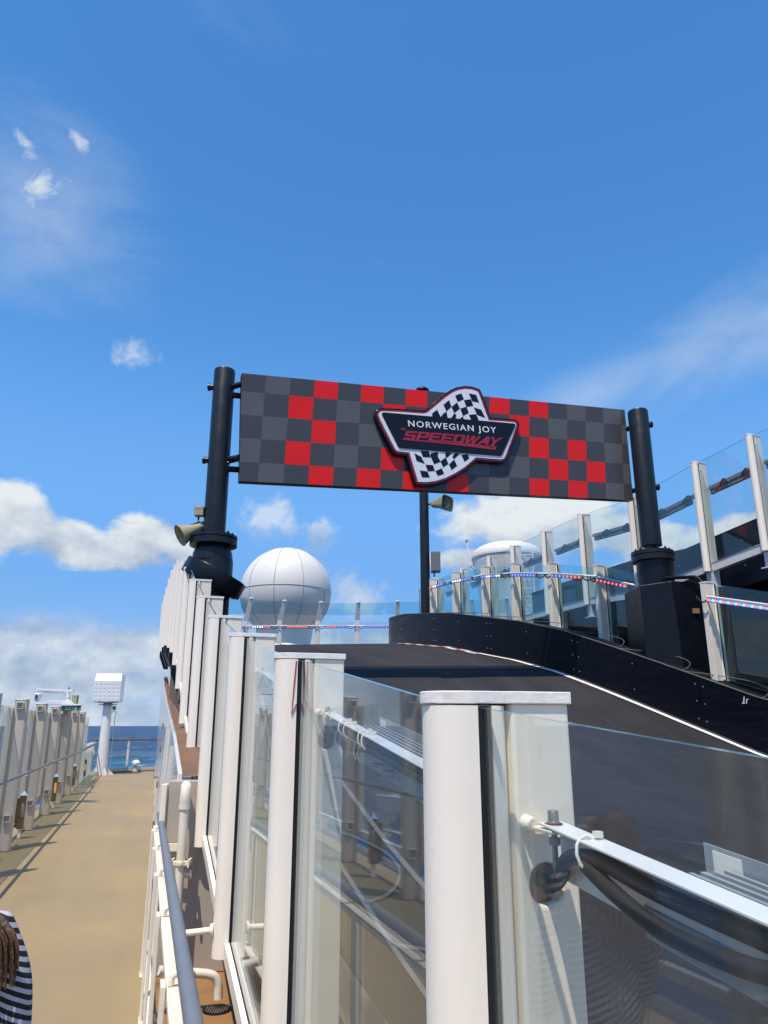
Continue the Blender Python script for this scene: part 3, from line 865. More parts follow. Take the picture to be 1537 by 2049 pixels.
# support bars with bolts, hoses and light fixtures behind the near panes
fixlab = ['grey ribbed light fixture mounted behind the nearest glass pane', 'grey ribbed light fixture behind the second glass pane, beyond the big front post',
          'grey ribbed light fixture behind the third glass pane of the near fence']
for n_, k in enumerate((0, 1, 2, 3)):
    sA, sB = sk(k) - .05, sk(k - 1) + .05
    zA, zB = TOPS[k] - .200, TOPS[k - 1] - .200
    w0 = .070
    brt = tag(thing('support_bar', ['white angle bar bolted to the big front post behind the nearest glass', 'white angle bar behind the second glass pane, bolted to the post with red sealant',
                              'white angle bar behind the third glass pane', 'white angle bar behind the fourth glass pane'][n_], 'bracket', (OF.x, OF.y, 0), ANG))
    mb = MB()
    def q(s, w, dz):
        t = (s - sA) / (sB - sA); return loc(s, w, zA + (zB - zA) * t + dz)
    # L profile
    prof = [(w0, 0), (w0 + .042, 0), (w0 + .042, -.085), (w0 + .038, -.085), (w0 + .038, -.004), (w0, -.004)]
    s_a, s_b = sA - .035, sB
    vs = [q(s_a, w, dz) for w, dz in prof] + [q(s_b, w, dz) for w, dz in prof]
    mb.add(vs, [(0, 1, 2, 3, 4, 5)[::-1], tuple(range(6, 12))] + [(i, (i + 1) % 6, 6 + (i + 1) % 6, 6 + i) for i in range(6)])
    mb.build('angle_bar', 'white', brt, smooth=0, bevel=.001)
    # welded lug on the post
    mb = MB(); mb.tube([q(sA - .0, w0 - .006, -.008), q(sA - .018, w0 + .0, -.008)], [.014, .011], 10); mb.box(w0, sA - .075, zA - .018, w0 + .034, sA - .004, zA - .012)
    mb.build('lug', 'paint', brt, bevel=.002)
    mb = MB()
    c = q(sA - .052, w0 + .018, 0)
    mb.lathe([(.011, .001), (.011, .003), (.0085, .004), (.0085, .018), (.0075, .020), (.004, .020), (.004, .014), (0.0, .014)], 20, T=Matrix.Translation(c))
    mb.lathe([(0.0, -.075), (.0045, -.075), (.0045, -.032), (.009, -.031), (.009, -.02), (.0045, -.0195), (.0045, -.005)], 12, T=Matrix.Translation(c))
    mb.build('bolt', 'steel', brt)
    mb = MB(); mb.lathe([(.0145, .0006), (.0145, .0010), (.0110, .0012)], 20, T=Matrix.Translation(c)); mb.build('rust_ring', 'rust', brt)
    mb = MB(); mb.lathe([(0, 0), (.0325, 0), (.0325, .003), (0, .003)], 28, T=Matrix.Translation(loc(sk(k) - .024, .101, TOPS[k] - .302)) @ Matrix.Rotation(R(90), 4, 'X')); mb.build('hole_back', 'rust', brt)
    # hoses out of the hole in the post
    hc = loc(sk(k) - .03, .101, TOPS[k] - .302)
    L_ = sB - sA
    mb = MB()
    pts = [hc + Vector((-.004, 0.004, .005)), hc + Vector((.0, -.05, .008)), q(sA - .10, w0 + .010, -.040), q(sA - .17, w0 + .014, -.022), q(sA - .30, w0 + .016, -.028),
           q(sA - .48, w0 + .020, -.026), q(sA - .70, w0 + .02, -.022), q(sA - 1.0, w0 + .02, -.02), q(sA - 1.38, w0 + .02, -.02)]
    mb.tube(catmull(pts, 6), .0115, 10); hz = mb.build('hose', 'hose', brt)
    mb = MB()
    pts = [q(sA - .15, w0 + .010, -.034), q(sA - .22, w0 + .006, -.050), q(sA - .32, w0 + .004, -.064), q(sA - .44, w0 + .008, -.058), q(sA - .56, w0 + .014, -.040), q(sA - .80, w0 + .014, -.034), q(sA - 1.1, w0 + .014, -.03)]
    mb.tube(catmull(pts, 6), .0115, 10); mb.build('hose', 'hose', brt)
    # cable ties
    for st in ((sA - .155,) if k == 0 else (sA - .10, sA - .30, sA - .36, sA - .52, sA - .56)):
        mb = MB()
        pts = []
        for t in range(13):
            a = 2 * math.pi * t / 12
            pts.append(q(st + .004 * math.sin(a), w0 + .012 + .019 * math.cos(a), -.018 + .023 * math.sin(a)))
        mb.tube(pts, .0026, 6)
        cc = q(st, w0 + .030, .006); mb.box(cc.x - .006, cc.y - .005, cc.z - .003, cc.x + .006, cc.y + .005, cc.z + .005)
        if k != 0:
            mb.tube([q(st, w0 - .012, -.025), q(st + .01, w0 - .016, -.055), q(st, w0 - .01, -.075)], .0022, 6)
        mb.build('cable_tie', 'nylon', brt)
    # fixture
    if k < 3:
        fx = thing('light_fixture', fixlab[n_], 'light fixture', (OF.x, OF.y, 0), ANG)
        f0, f1 = sA - .26, sA - 1.22
        mb = MB()
        def sbox(wa, wb, za, zb, sa, sb, mbx):
            vs = [q(s, w, z) for s in (sa, sb) for (w, z) in ((wa, za), (wb, za), (wb, zb), (wa, zb))]
            mbx.add(vs, [(0, 1, 2, 3), (7, 6, 5, 4), (0, 4, 5, 1), (1, 5, 6, 2), (2, 6, 7, 3), (3, 7, 4, 0)])
        sbox(w0 + .060, w0 + .150, -.060, -.030, f0, f1, mb); mb.build('housing', 'grey', fx, smooth=0, bevel=.002)
        for j in range(5):
            mb = MB(); sbox(w0 + .062 + j * .019, w0 + .069 + j * .019, -.0295, -.014, f0 - .02, f1, mb); mb.build('fin', 'grey', fx, smooth=0)
        mb = MB(); sbox(w0 + .1515, w0 + .154, -.06, .008, f0 + .03, f1, mb); mb.build('back_plate', 'grey', fx, smooth=0)
        mb = MB(); sbox(w0 + .1500, w0 + .1512, -.024, .002, f0 + .012, f0 - .04, mb); mb.build('label', 'nylon', fx, smooth=0)
        for j in range(2):
            mb = MB(); c = q(sA - (.62 + .09 * j), w0 + .048, -.075)
            mb.tube([c + Vector((-.035, .012, .006)), c + Vector((-.012, .004, .002))], .006, 10)
            mb.tube([c + Vector((-.012, .004, .002)), c + Vector((.012, -.004, -.002))], .012, 6)
            mb.build('bolt', 'steel', fx)
        mb = MB(); sbox(w0 + .036, w0 + .052, -.10, -.06, f0 + .02, f1, mb); mb.build('bracket', 'grey', fx, smooth=0, bevel=.002)

# ------------------------------------------------------------------ near handrail along the walkway
hr = thing('handrail', 'blue grey tubular handrail on white flat stanchions along the near edge of the walkway', 'railing')
def hx(y): return 0.17 - 0.31 * y
mb = MB(); pts = [(hx(y), y, -.66) for y in (-3, -1, 1, 3, 5, 6.15)]
mb.tube(pts, .0225, 20); mb.lathe([(0.0, .022), (.012, .019), (.0225, .0)], 20, T=Matrix.Translation(Vector((hx(6.15), 6.15, -.66))) @ Matrix.Rotation(R(-90), 4, 'X'))
mb.build('rail', 'rail', hr)
ra = math.atan2(-.31, 1)
def hbox(name, y0, y1, o0, o1, z0, z1, m='paint', bev=.003, parent=hr):
    A = Vector((hx(y0), y0, 0)); B = Vector((hx(y1), y1, 0)); d = (B - A).normalized(); n = Vector((d.y, -d.x, 0))
    mb = MB(); vs = [Q + n * oo + Vector((0, 0, z)) for Q in (A, B) for (oo, z) in ((o0, z0), (o1, z0), (o1, z1), (o0, z1))]
    mb.add(vs, [(0, 1, 2, 3), (7, 6, 5, 4), (0, 4, 5, 1), (1, 5, 6, 2), (2, 6, 7, 3), (3, 7, 4, 0)])
    return mb.build(name, m, parent, smooth=0, bevel=bev)
hbox('frame_bar', -3, 5.95, -.045, .0, -.74, -.715)
hbox('frame_bar', -3, 5.95, -.045, .0, FLOOR + .10, FLOOR + .125)
hbox('toe_plate', -3, 5.93, -.040, -.030, FLOOR + .001, FLOOR + .099)
for y in (-2.4, -1.2, .0, 1.2, 2.4, 3.2, 4.0, 4.8, 5.6):
    hbox('stanchion', y - .035, y + .035, -.062, -.047, FLOOR, -.70)
    hbox('foot_plate', y - .06, y + .06, -.065, .03, FLOOR + .001, FLOOR + .014)
    mb = MB(); mb.tube([(hx(y) - .035, y, -.712), (hx(y) - .03, y, -.69), (hx(y), y, -.672)], .009, 8); mb.build('rail_bracket', 'paint', hr)
# cross tubes from the frame to the fence posts
for k in (2, 3):
    pf = fw(sk(k), -.086, -.99); 
    mb = MB(); mb.tube([(pf.x, pf.y, pf.z), (hx(pf.y - .03) + .005, pf.y - .03, -.99 - .02)], .016, 12); mb.build('cross_tube', 'paint', hr)
    mb = MB(); mb.tube([(pf.x + .001, pf.y, pf.z), (pf.x - .014, pf.y - .002, pf.z - .001)], .03, 14); mb.build('flange', 'paint', hr)

# ------------------------------------------------------------------ walls under the ramp
wl_ = thing('end_wall', 'beige steel wall closing the gutter beneath the fence, with the white pipe on it', 'wall')
A = Vector((inx(5.6) + .02, 5.6, 0)); B = fw(5.93, .41)
mb = MB(); d = (B - A).normalized()
mb.add([A + Vector((0, 0, FLOOR - .01)), B + Vector((0, 0, FLOOR - .01)), B + Vector((0, .12, FLOOR - .01)), A + Vector((0, .12, FLOOR - .01)),
        A + Vector((0, 0, -.38)), B + Vector((0, 0, -.38)), B + Vector((0, .12, -.38)), A + Vector((0, .12, -.38))],
       [(0, 3, 2, 1), (4, 5, 6, 7), (0, 1, 5, 4), (1, 2, 6, 5), (2, 3, 7, 6), (3, 0, 4, 7)])
mb.build('panel', 'beige', wl_, smooth=0, bevel=.006)
mb = MB(); A2 = A + Vector((-.01, -.02, 0)); mb.box(A2.x, A2.y - .0, -.84, A2.x + .16, A2.y + .018, -.79); mb.build('ledge_strip', 'paint', wl_, smooth=0, bevel=.002)
mb = MB(); mb.box(A2.x - .03, A2.y - .01, FLOOR, A2.x + .01, A2.y + .08, -.40); mb.build('corner_post', 'paint', wl_, smooth=0, bevel=.005)
# near fascia of the ramp
fa = thing('side_wall', 'beige side wall of the ramp beneath the nearest glass panes', 'wall')
mb = MB(); vs = []
for s in (-5.2, 5.9):
    vs += [fw(s, .42, FLOOR - .05), fw(s, .46, FLOOR - .05), fw(s, .46, zs(s, .4) - .02), fw(s, .42, zs(s, .4) - .02)]
mb.add(vs, [(0, 1, 2, 3), (7, 6, 5, 4), (0, 4, 5, 1), (1, 5, 6, 2), (2, 6, 7, 3), (3, 7, 4, 0)])
mb.build('panel', 'beige', fa, smooth=0)
# brown fascia further up the ramp
fb = thing('ramp_fascia', 'brown painted side plate of the ramp between white bulkhead and fence', 'wall')
mb = MB(); vs = []; SS = [5.95 + .6 * i for i in range(16)]
for s in SS:
    zb_ = -.9 if s < 7 else interp([(7, -.55), (8, -.2), (10, .05), (12, .25), (16, .6)], s)
    vs += [fw(s, .02, zb_), fw(s, .16, zb_), fw(s, .16, zs(s, .1) - .0), fw(s, .02, zs(s, .1) + .02)]
fs = [(0, 1, 2, 3), tuple(4 * (len(SS) - 1) + k for k in (3, 2, 1, 0))]
for i in range(len(SS) - 1):
    for k in range(4):
        k2 = (k + 1) % 4; fs.append((4 * i + k, 4 * (i + 1) + k, 4 * (i + 1) + k2, 4 * i + k2))
mb.add(vs, fs); mb.build('plate', 'brown', fb, smooth=0)
# black brackets under the far fence posts
for k in (7, 8, 9, 10, 11, 12):
    br = MB(); s = sk(k); zt = TOPS[k] - PH
    br.prism([(-.10, 0), (.12, 0), (.12, -.42), (.02, -.42), (-.10, -.12)], s - .08, s + .08, T=Matrix(((1, 0, 0, 0), (0, 0, 1, 0), (0, 1, 0, zt - .001), (0, 0, 0, 1))))
    tag(br.build('post_bracket', 'navy', near, smooth=0))

# white bulkhead along the walkway
bh = thing('bulkhead_wall', 'glossy white steel bulkhead with a door running along the right of the walkway', 'wall')
ys = [5.72, 7.7, 10, 12.5, 15, 18, 20.5, 22.5, 24, 25.2, 26]
ztop = [-.33, -.074, .15, .37, .62, .93, 1.20, 1.40, 1.52, 1.46, 1.0]
mb = MB(); vs = []
for y, z in zip(ys, ztop):
    ln = .085 * max(0, 1 - (y - 6) / 13); vs += [(inx(y) + .01, y, FLOOR), (inx(y) + .10, y, FLOOR), (inx(y) + ln + .035, y, z), (inx(y) + ln, y, z)]
n = len(ys)
fs = [(0, 1, 2, 3), tuple(4 * (n - 1) + k for k in (3, 2, 1, 0))]
for i in range(n - 1):
    for k in range(4):
        k2 = (k + 1) % 4; fs.append((4 * i + k, 4 * (i + 1) + k, 4 * (i + 1) + k2, 4 * i + k2))
mb.add(vs, fs); mb.build('plate', 'offwhite', bh, smooth=30, bevel=.01)
# ribs on the plate
for y in (7.3, 8.8, 12.2, 14.0, 16.2, 19, 22):
    zt = interp(list(zip(ys, ztop)), y) - .06
    mb = MB(); mb.add([(inx(y) - .012, y, FLOOR), (inx(y) + .03, y, FLOOR), (inx(y) + .092, y, zt), (inx(y) + .05, y, zt), (inx(y) - .012, y + .05, FLOOR), (inx(y) + .03, y + .05, FLOOR), (inx(y) + .092, y + .05, zt), (inx(y) + .05, y + .05, zt)],
                      [(3, 2, 1, 0), (4, 5, 6, 7), (0, 1, 5, 4), (1, 2, 6, 5), (2, 3, 7, 6), (3, 0, 4, 7)])
    mb.build('rib', 'offwhite', bh, smooth=0)
# door in the bulkhead
y0, y1 = 9.6, 10.5
mb = MB(); vs = []
for y in (y0, y1):
    vs += [(inx(y) - .022, y, FLOOR + .12), (inx(y) + .012, y, FLOOR + .12), (inx(y) + .065, y, .02), (inx(y) + .035, y, .02)]
mb.add(vs, [(0, 1, 2, 3), (7, 6, 5, 4), (0, 4, 5, 1), (1, 5, 6, 2), (2, 6, 7, 3), (3, 7, 4, 0)])
dr = mb.build('door', 'offwhite', bh, smooth=0, bevel=.006)
mb = MB(); yy = 9.75; mb.tube([(inx(yy) - .01, yy, -.62), (inx(yy) - .07, yy, -.62), (inx(yy) - .07, yy + .12, -.62)], .011, 8); mb.build('handle', 'steel', dr)
for zz in (-1.3, -.8, -.35, -.05):
    mb = MB(); yy = 10.52; xo = inx(yy) + .02 * (zz + 1.6) - .03; mb.tube([(xo, yy, zz), (xo, yy, zz + .08)], .012, 8); mb.build('hinge', 'steel', dr)

# brown strip of deck between bulkhead top and fascia
mb = MB(); vs = []
for y, z in zip(ys, ztop):
    q1 = fw(y * 1.0514 + .05, .018)
    vs += [(inx(y) + .085 * max(0, 1 - (y - 6) / 13) + .036, y, z - .03), (max(q1.x - .002, inx(y) + .15), y, z - .02)]
fs = [(2 * i, 2 * i + 1, 2 * i + 3, 2 * i + 2) for i in range(len(ys) - 1)]
mb.add(vs, fs); mb.build('ledge', 'brown', fb, smooth=0)

# drain pipe, elbow, floor drain
pipe = thing('drain_pipe', 'white painted vertical pipe clamped to the beige wall beyond the handrail', 'pipe')
px_, py_ = -1.385, 5.50
mb = MB(); mb.tube(catmull([(px_ - .03, py_ + .09, -.435), (px_ - .005, py_ + .03, -.41), (px_, py_, -.47), (px_, py_, -.55)], 6), .036, 16); mb.tube([(px_, py_, -.55), (px_, py_, -1.2), (px_, py_, FLOOR - .005)], .030, 16)
mb.build('tube', 'paint', pipe)
for zz in (-.545, -.90):
    mb = MB(); mb.tube([(px_, py_, zz - .012), (px_, py_, zz + .012)], .038 if zz > -.6 else .036, 18); mb.build('collar', 'paint', pipe)
mb = MB(); mb.box(px_ - .07, py_ - .014, -.915, px_ + .07, py_ + .008, -.885); mb.tube([(px_ + .001, py_ - .045, -.9), (px_ + .001, py_ - .03, -.9)], .014, 8); mb.box(px_ + .052, py_ - .03, -.925, px_ + .066, py_ + .06, -.875); mb.box(px_ - .066, py_ - .03, -.925, px_ - .052, py_ + .06, -.875)
mb.build('clamp', 'paint', pipe, bevel=.002)
pipe2 = thing('drain_pipe', 'short white elbow pipe bending down to the floor drain', 'pipe')
e1 = Vector((-.985, 5.02, FLOOR + .03))
mb = MB(); mb.tube(catmull([(hx(4.9) + .04, 4.86, FLOOR + .235), (-1.22, 4.93, FLOOR + .205), (e1.x - .06, 5.0, FLOOR + .175), (e1.x - .01, 5.02, FLOOR + .13), (e1.x, 5.02, FLOOR + .04)], 7), .026, 14)
mb.build('tube', 'paint', pipe2)
mb = MB(); mb.tube([(-1.155, 4.935, FLOOR + .196), (-1.125, 4.945, FLOOR + .190)], .032, 14); mb.tube([(-1.14, 4.94, FLOOR + .17), (-1.14, 4.94, FLOOR - .01)], .007, 8); mb.build('clamp', 'paint', pipe2)
dn = thing('floor_drain', 'round slotted metal drain in the brown gutter floor', 'drain', (e1.x + .0, 5.0, FLOOR - .011))
mb = MB(); mb.lathe([(.085, .0), (.085, .006), (.070, .008), (.070, .002), (0.0, .002)], 28); mb.build('rim', 'navy', dn)
for i in range(-4, 5):
    h = math.sqrt(.068 ** 2 - (i * .015) ** 2); mb = MB(); mb.box(i * .015 - .0035, -h, .003, i * .015 + .0035, h, .009); mb.build('slat', 'steel', dn, smooth=0)

# ------------------------------------------------------------------ outer fence on the left
of = thing('wind_fence', 'tall beige steel and glass wind fence along the left side of the walkway', 'fence')
DO = Vector((-.31, 1, 0)).normalized(); NO = Vector((DO.y, -DO.x, 0))
angO = math.atan2(NO.y, NO.x)
def ob(y, w=0.0, z=0.0):
    return Vector((outx(y), y, 0)) + NO * w + Vector((0, 0, z))
H2 = 1.93
# outer post profile in (w, s): rounded nose towards the walkway
prof = [(-.11, -.05), (.02, -.05)] + [(.02 + .05 * math.cos(a), .05 * math.sin(a)) for a in [-math.pi / 2 + math.pi * i / 10 for i in range(1, 10)]] + [(.02, .05), (-.11, .05)]
m_ = MB(); m_.prism(prof, 0, H2); opm = m_.mesh('outer_post', 'outer', 35)
m_ = MB(); m_.prism([(x * 1.05, y * 1.12) for x, y in prof], H2, H2 + .014); ocm = m_.mesh('outer_cap', 'capw', 35)
def loopmesh(sz):
    m = MB(); t = .010
    for (x0, z0, x1, z1) in ((-sz, -sz, sz, -sz + t), (-sz, sz - t, sz, sz), (-sz, -sz + t, -sz + t, sz - t), (sz - t, -sz + t, sz, sz - t)):
        m.box(x0, -.10, z0, x1, -.051, z1)
    return m.mesh('loop_bracket', 'outer', 0)
lpm = loopmesh(.045)
m_ = MB(); m_.box(-.025, -.02, 0, .115, .02, .008); m_.tube([(.10, 0, .004), (.10, 0, .03)], .007, 8); arm = m_.mesh('rail_arm', 'paint', 0)
m_ = MB(); m_.lathe([(.085, 0), (.085, .008), (.07, .012), (.0, .012)], 14); ftm = m_.mesh('foot', 'orange')
ypo = [4.5 + 2.05 * i for i in range(-4, 8)]
ypo = [y for y in ypo]
ystart = 10.65 - 2.05 * 7
yps = [ystart + 2.05 * i for i in range(0, 13)]
for y in yps:
    p = inst('post', opm, of, ob(y, 0, FLOOR + .01), (0, 0, angO))
    inst('cap', ocm, p, bevel=.003); inst('loop_bracket', lpm, p, (-.035, 0, H2 - .075)); inst('loop_bracket', lpm, p, (-.015, 0, .40))
    inst('rail_arm', arm, p, (.07, .0, .93), None); inst('foot', ftm, p, (-.02, 0, -.0095))
for a, b in zip(yps, yps[1:]):
    A, B = ob(a, -.16, FLOOR + 1.85), ob(b, -.16, FLOOR + 1.85)
    slab('glass_pane', A, B, 1.45, .0, .012, ['glass', 'edge'], of)
    for (w, z0, z1, t) in ((-.16, .36, .30, .05), (-.11, .20, .145, .04)):
        A, B = ob(a + .02, w, FLOOR), ob(b - .02, w, FLOOR)
        slab('bottom_rail', A, B, -z1, -z0, t, ['white'], of, edge_mat=False)
    # half-height aluminium cover strip beside each post, as at the near fence
    s_ = .055
    for yy, sg in ((a, 1), (b, -1)):
        c = ob(yy, -.16, FLOOR + .34) + DO * (.06 * sg)
        mb = MB(); mb.box(-.02, -.045, 0, .05, .045, 1.50, T=Matrix.Translation(c) @ Matrix.Rotation(angO, 4, 'Z')); mb.build('cover', 'outer', of, smooth=0, bevel=.006)
mb = MB(); mb.tube([ob(y, .17, FLOOR + .985) for y in (yps[0], 0, 5, 10, 15, yps[-1] + .1)], .021, 16); mb.build('rail', 'rail', of)
# far stretch: slim frames with glass, lower towards the corner
ylo = [yps[-1] + .45 + .55 * i for i in range(12)]
for i, y in enumerate(ylo):
    h = 1.85 if i < 5 else 1.02
    mb = MB(); c = ob(y, -.06, FLOOR + .01); mb.box(-.07, -.022, 0, .045, .022, h, T=Matrix.Translation(c) @ Matrix.Rotation(angO, 4, 'Z'))
    mb.build('slim_post', 'white' if i % 2 else 'paint', of, smooth=0, bevel=.004)
    if i < 11:
        y2 = ylo[i + 1]; h2 = 1.85 if i < 4 else 1.0
        slab('glass_pane', ob(y + .04, -.1, FLOOR + h2), ob(y2 - .04, -.1, FLOOR + h2), h2 - .12, .0, .012, ['tint', 'edge'], of)
for (za, zb) in ((.985, 1.03), (.93, .96)):
    mb = MB(); mb.tube([ob(yps[-1] - .1, .10 if za > .95 else .03, FLOOR + za), ob(ylo[-1] + .25, .10 if za > .95 else .03, FLOOR + zb)], .02, 10); mb.build('rail', 'rail', of)

# bollard lights beside the outer fence
def bollard(y, lit, label):
    t = thing('bollard_light', label, 'lamp', ob(y, .0, FLOOR + .14), angO, 'bollard lights along the outer fence')
    mb = MB(); mb.box(-.045, -.04, 0, .045, .04, .46); mb.build('body', 'wood', t, smooth=0, bevel=.006)
    mb = MB(); mb.box(-.10, -.03, .02, -.05, .035, .42); mb.build('back_box', 'wood', t, smooth=0, bevel=.004)
    mb = MB(); mb.add([(-.048, -.043, .461), (.048, -.043, .461), (.048, .043, .461), (-.048, .043, .461), (0, 0, .53)], [(0, 1, 4), (1, 2, 4), (2, 3, 4), (3, 0, 4), (3, 2, 1, 0)]); mb.build('cap', 'chrome', t, smooth=0)
    mb = MB(); mb.lathe([(0, .14), (.028, .16), (.034, .24), (.028, .34), (0, .36)], 14, T=Matrix.Translation((.012, -.030, 0)) @ Matrix.Diagonal((.8, .8, 1, 1))); mb.build('lens', 'amber' if lit else 'steel', t)
    mb = MB(); mb.box(-.02, -.02, -.13, .02, .02, -.001); mb.build('stem', 'paint', t, smooth=0)
for y, lit, lb in ((5.3, 0, 'brown bollard light by the outer fence, left of the camera'), (7.6, 0, 'brown bollard light by the outer fence, second one along'), (11.75, 0, 'nearest brown bollard light in view, with bright pointed steel cap, between the left fence posts'),
                   (15.9, 1, 'brown bollard light with a glowing amber lens, beyond the nearest one'), (20.0, 0, 'small dark bollard light near the exit sign end of the left fence'), (23.6, 1, 'most distant bollard light, amber lens, close to the antenna column')):
    bollard(y, lit, lb)
# white plates on the bottom rails
for i, y in enumerate((9.75, 11.0, 13.1, 15.1)):
    mb = MB(); mb.box(-.015, -.12, 0, .015, .12, .10, T=Matrix.Translation(ob(y, .0, FLOOR + .27)) @ Matrix.Rotation(angO, 4, 'Z') @ Matrix.Rotation(R(-20), 4, 'Y'))
    mb.build('plate', 'white', of, smooth=0, bevel=.004)

# camera arm and exit sign canopy on the outer fence
yc = 16.6
cc = thing('camera_arm', 'white arm with a dome security camera on a short mast above the left fence', 'camera', ob(yc, 0, FLOOR + 1.93))
def LP(px, py, y=yc): return P(px, py, y)
oc = cc.location.copy()
def loc_tube(t, pts, r, name, m, seg=12):
    mb = MB(); mb.tube([Vector(p) - Vector(t.location) for p in pts], r, seg); return mb.build(name, m, t)
loc_tube(cc, [LP(136.5, 1402), LP(136.5, 1381)], .038, 'mast', 'white')
loc_tube(cc, [LP(136.5, 1396), LP(136.5, 1393)], .048, 'collar', 'paint')
def bar(t, a, b, h, th, name, m):
    a, b = Vector(a) - Vector(t.location), Vector(b) - Vector(t.location)
    mb = MB(); vs = []
    for Q in (a, b):
        vs += [Q + Vector((0, -th, 0)), Q + Vector((0, th, 0)), Q + Vector((0, th, h)), Q + Vector((0, -th, h))]
    mb.add(vs, [(0, 1, 2, 3), (7, 6, 5, 4), (0, 4, 5, 1), (1, 5, 6, 2), (2, 6, 7, 3), (3, 7, 4, 0)]); return mb.build(name, m, t, smooth=0, bevel=.004)
bar(cc, LP(74, 1382.5), LP(147, 1385), .05, .035, 'arm', 'white')
loc_tube(cc, [LP(82, 1384), LP(110, 1385.5), LP(126, 1386), LP(132, 1391)], .010, 'conduit', 'white', 8)
loc_tube(cc, [LP(77, 1383), LP(77, 1389)], .022, 'drop_tube', 'white')
c = LP(76, 1392.5) - oc
mb = MB(); mb.lathe([(0, -.12), (.035, -.115), (.062, -.08), (.07, -.02), (.075, .035), (.05, .06), (0, .062)], 20, T=Matrix.Translation(c)); mb.build('camera_body', 'white', cc)
mb = MB(); mb.lathe([(0, -.05), (.02, -.045), (.03, 0), (.02, .045), (0, .05)], 14, T=Matrix.Translation(c + Vector((0, -.055, -.01)))); mb.build('camera_lens', 'black', cc)
loc_tube(cc, [LP(138, 1381), LP(138, 1375)], .012, 'finial', 'black', 8)
ex = thing('exit_sign', 'green hanging exit sign on a white canopy bracket over the left fence', 'sign', ob(yc, 0, FLOOR + 1.93))
o2 = ex.location.copy()
mb = MB()
cpts = [(84, 1410), (96, 1402), (141, 1401.5), (150, 1410)]
vs = [P(x, y, yc - .12) - o2 for x, y in cpts] + [P(x, y, yc + .12) - o2 for x, y in cpts]
mb.add(vs, [(0, 1, 2, 3), (7, 6, 5, 4), (0, 4, 5, 1), (1, 5, 6, 2), (2, 6, 7, 3), (3, 7, 4, 0)]); mb.build('canopy', 'white', ex, smooth=0, bevel=.006)
bar(ex, P(119, 1412.3, yc - .2), P(164, 1411.8, yc - .2), .022, .05, 'top_bar', 'white')
a, b = P(121.5, 1422.5, yc - .2), P(161.5, 1421.5, yc - .2)
bar(ex, a, b, .118, .018, 'panel', 'exit')
def text_obj(body, size, M4, m, parent, name='lettering', spacing=1.0, extr=.001, offset=0.0, shear=0.0):
    cu = bpy.data.curves.new(name, 'FONT'); cu.body = body; cu.size = size; cu.extrude = extr; cu.space_character = spacing; cu.offset = offset; cu.shear = shear
    to = bpy.data.objects.new('tmp', cu); COL.objects.link(to)
    dg = bpy.context.evaluated_depsgraph_get(); me = bpy.data.meshes.new_from_object(to.evaluated_get(dg))
    bpy.data.objects.remove(to)
    me.materials.clear(); me.materials.append(M[m]); me.name = name
    o = bpy.data.objects.new(name, me); COL.objects.link(o); o.parent = parent
    o.matrix_local = M4
    return o
w_ = (b - a).x
text_obj('EXIT', .085, Matrix.Translation(a - o2 + Vector((.10, -.0205, .028))) @ Matrix.Rotation(R(90), 4, 'X'), 'logowhite', ex, spacing=1.1)
# running figure and arrow
mb = MB(); T0 = Matrix.Translation(a - o2 + Vector((.30, -.0205, .02))) @ Matrix.Rotation(R(90), 4, 'X')
mb.prism([(.0, 0), (.018, 0), (.03, .03), (.045, .012), (.06, .012), (.042, .045), (.048, .062), (.02, .06), (.0, .05)], 0, .002, T=T0); mb.build('figure', 'logowhite', ex, smooth=0)
mb = MB(); T0 = Matrix.Translation(a - o2 + Vector((.385, -.0205, .055))) @ Matrix.Rotation(R(90), 4, 'X')
mb.prism([(0, -.008), (.03, -.008), (.03, -.025), (.06, 0), (.03, .025), (.03, .008), (0, .008)], 0, .002, T=T0); mb.build('arrow', 'logowhite', ex, smooth=0)
jb = thing('junction_box', 'khaki box standing on the canopy behind the green exit sign', 'box', P(149.5, 1408, yc + .02))
mb = MB(); mb.box(-.055, -.05, 0, .055, .05, .175); mb.build('body', 'khaki', jb, smooth=0, bevel=.004)
mb = MB(); mb.box(-.058, -.053, .14, .058, .053, .178); mb.build('lid', 'khaki', jb, smooth=0, bevel=.003)

# ------------------------------------------------------------------ antenna column
yb = 26.4; base = P(202, 1549, yb); base.z = FLOOR
ac = thing('antenna_column', 'white tapered column carrying a large white panel antenna box', 'antenna', base)
zt = P(202, 1412, yb).z - FLOOR
mb = MB(); mb.lathe([(.20, 0), (.20, .05), (.165, .9), (.155, 1.6), (.148, zt)], 28); mb.build('column', 'white', ac)
for a in range(6):
    an = a * math.pi / 3 + .3; mb = MB()
    mb.prism([(.15, .0), (.40, .0), (.40, .02), (.17, .25)], -.008, .008, T=Matrix.Rotation(an, 4, 'Z') @ Matrix.Rotation(R(90), 4, 'X')); mb.build('gusset', 'white', ac, smooth=0)
mb = MB(); mb.lathe([(.16, zt), (.16, zt + .03), (.30, zt + .031), (.30, zt + .055), (.15, zt + .056), (.15, zt + .10), (.34, zt + .101), (.34, zt + .12)], 24); mb.build('collar', 'grey', ac)
zb0 = zt + .125; T0 = Matrix.Rotation(R(8), 4, 'Z')
mb = MB(); pl = [(-.44, zb0), (.44, zb0), (.44, zb0 + .75), (.42, zb0 + .95), (-.40, zb0 + .95), (-.44, zb0 + .75)]
vs = [(-.46, -.30, zb0), (.44, -.30, zb0), (.44, .30, zb0), (-.46, .30, zb0), (-.46, -.30, zb0 + .70), (.44, -.30, zb0 + .70), (.44, .30, zb0 + .95), (-.46, .30, zb0 + .95), (-.44, -.16, zb0 + .95), (.42, -.16, zb0 + .95)]
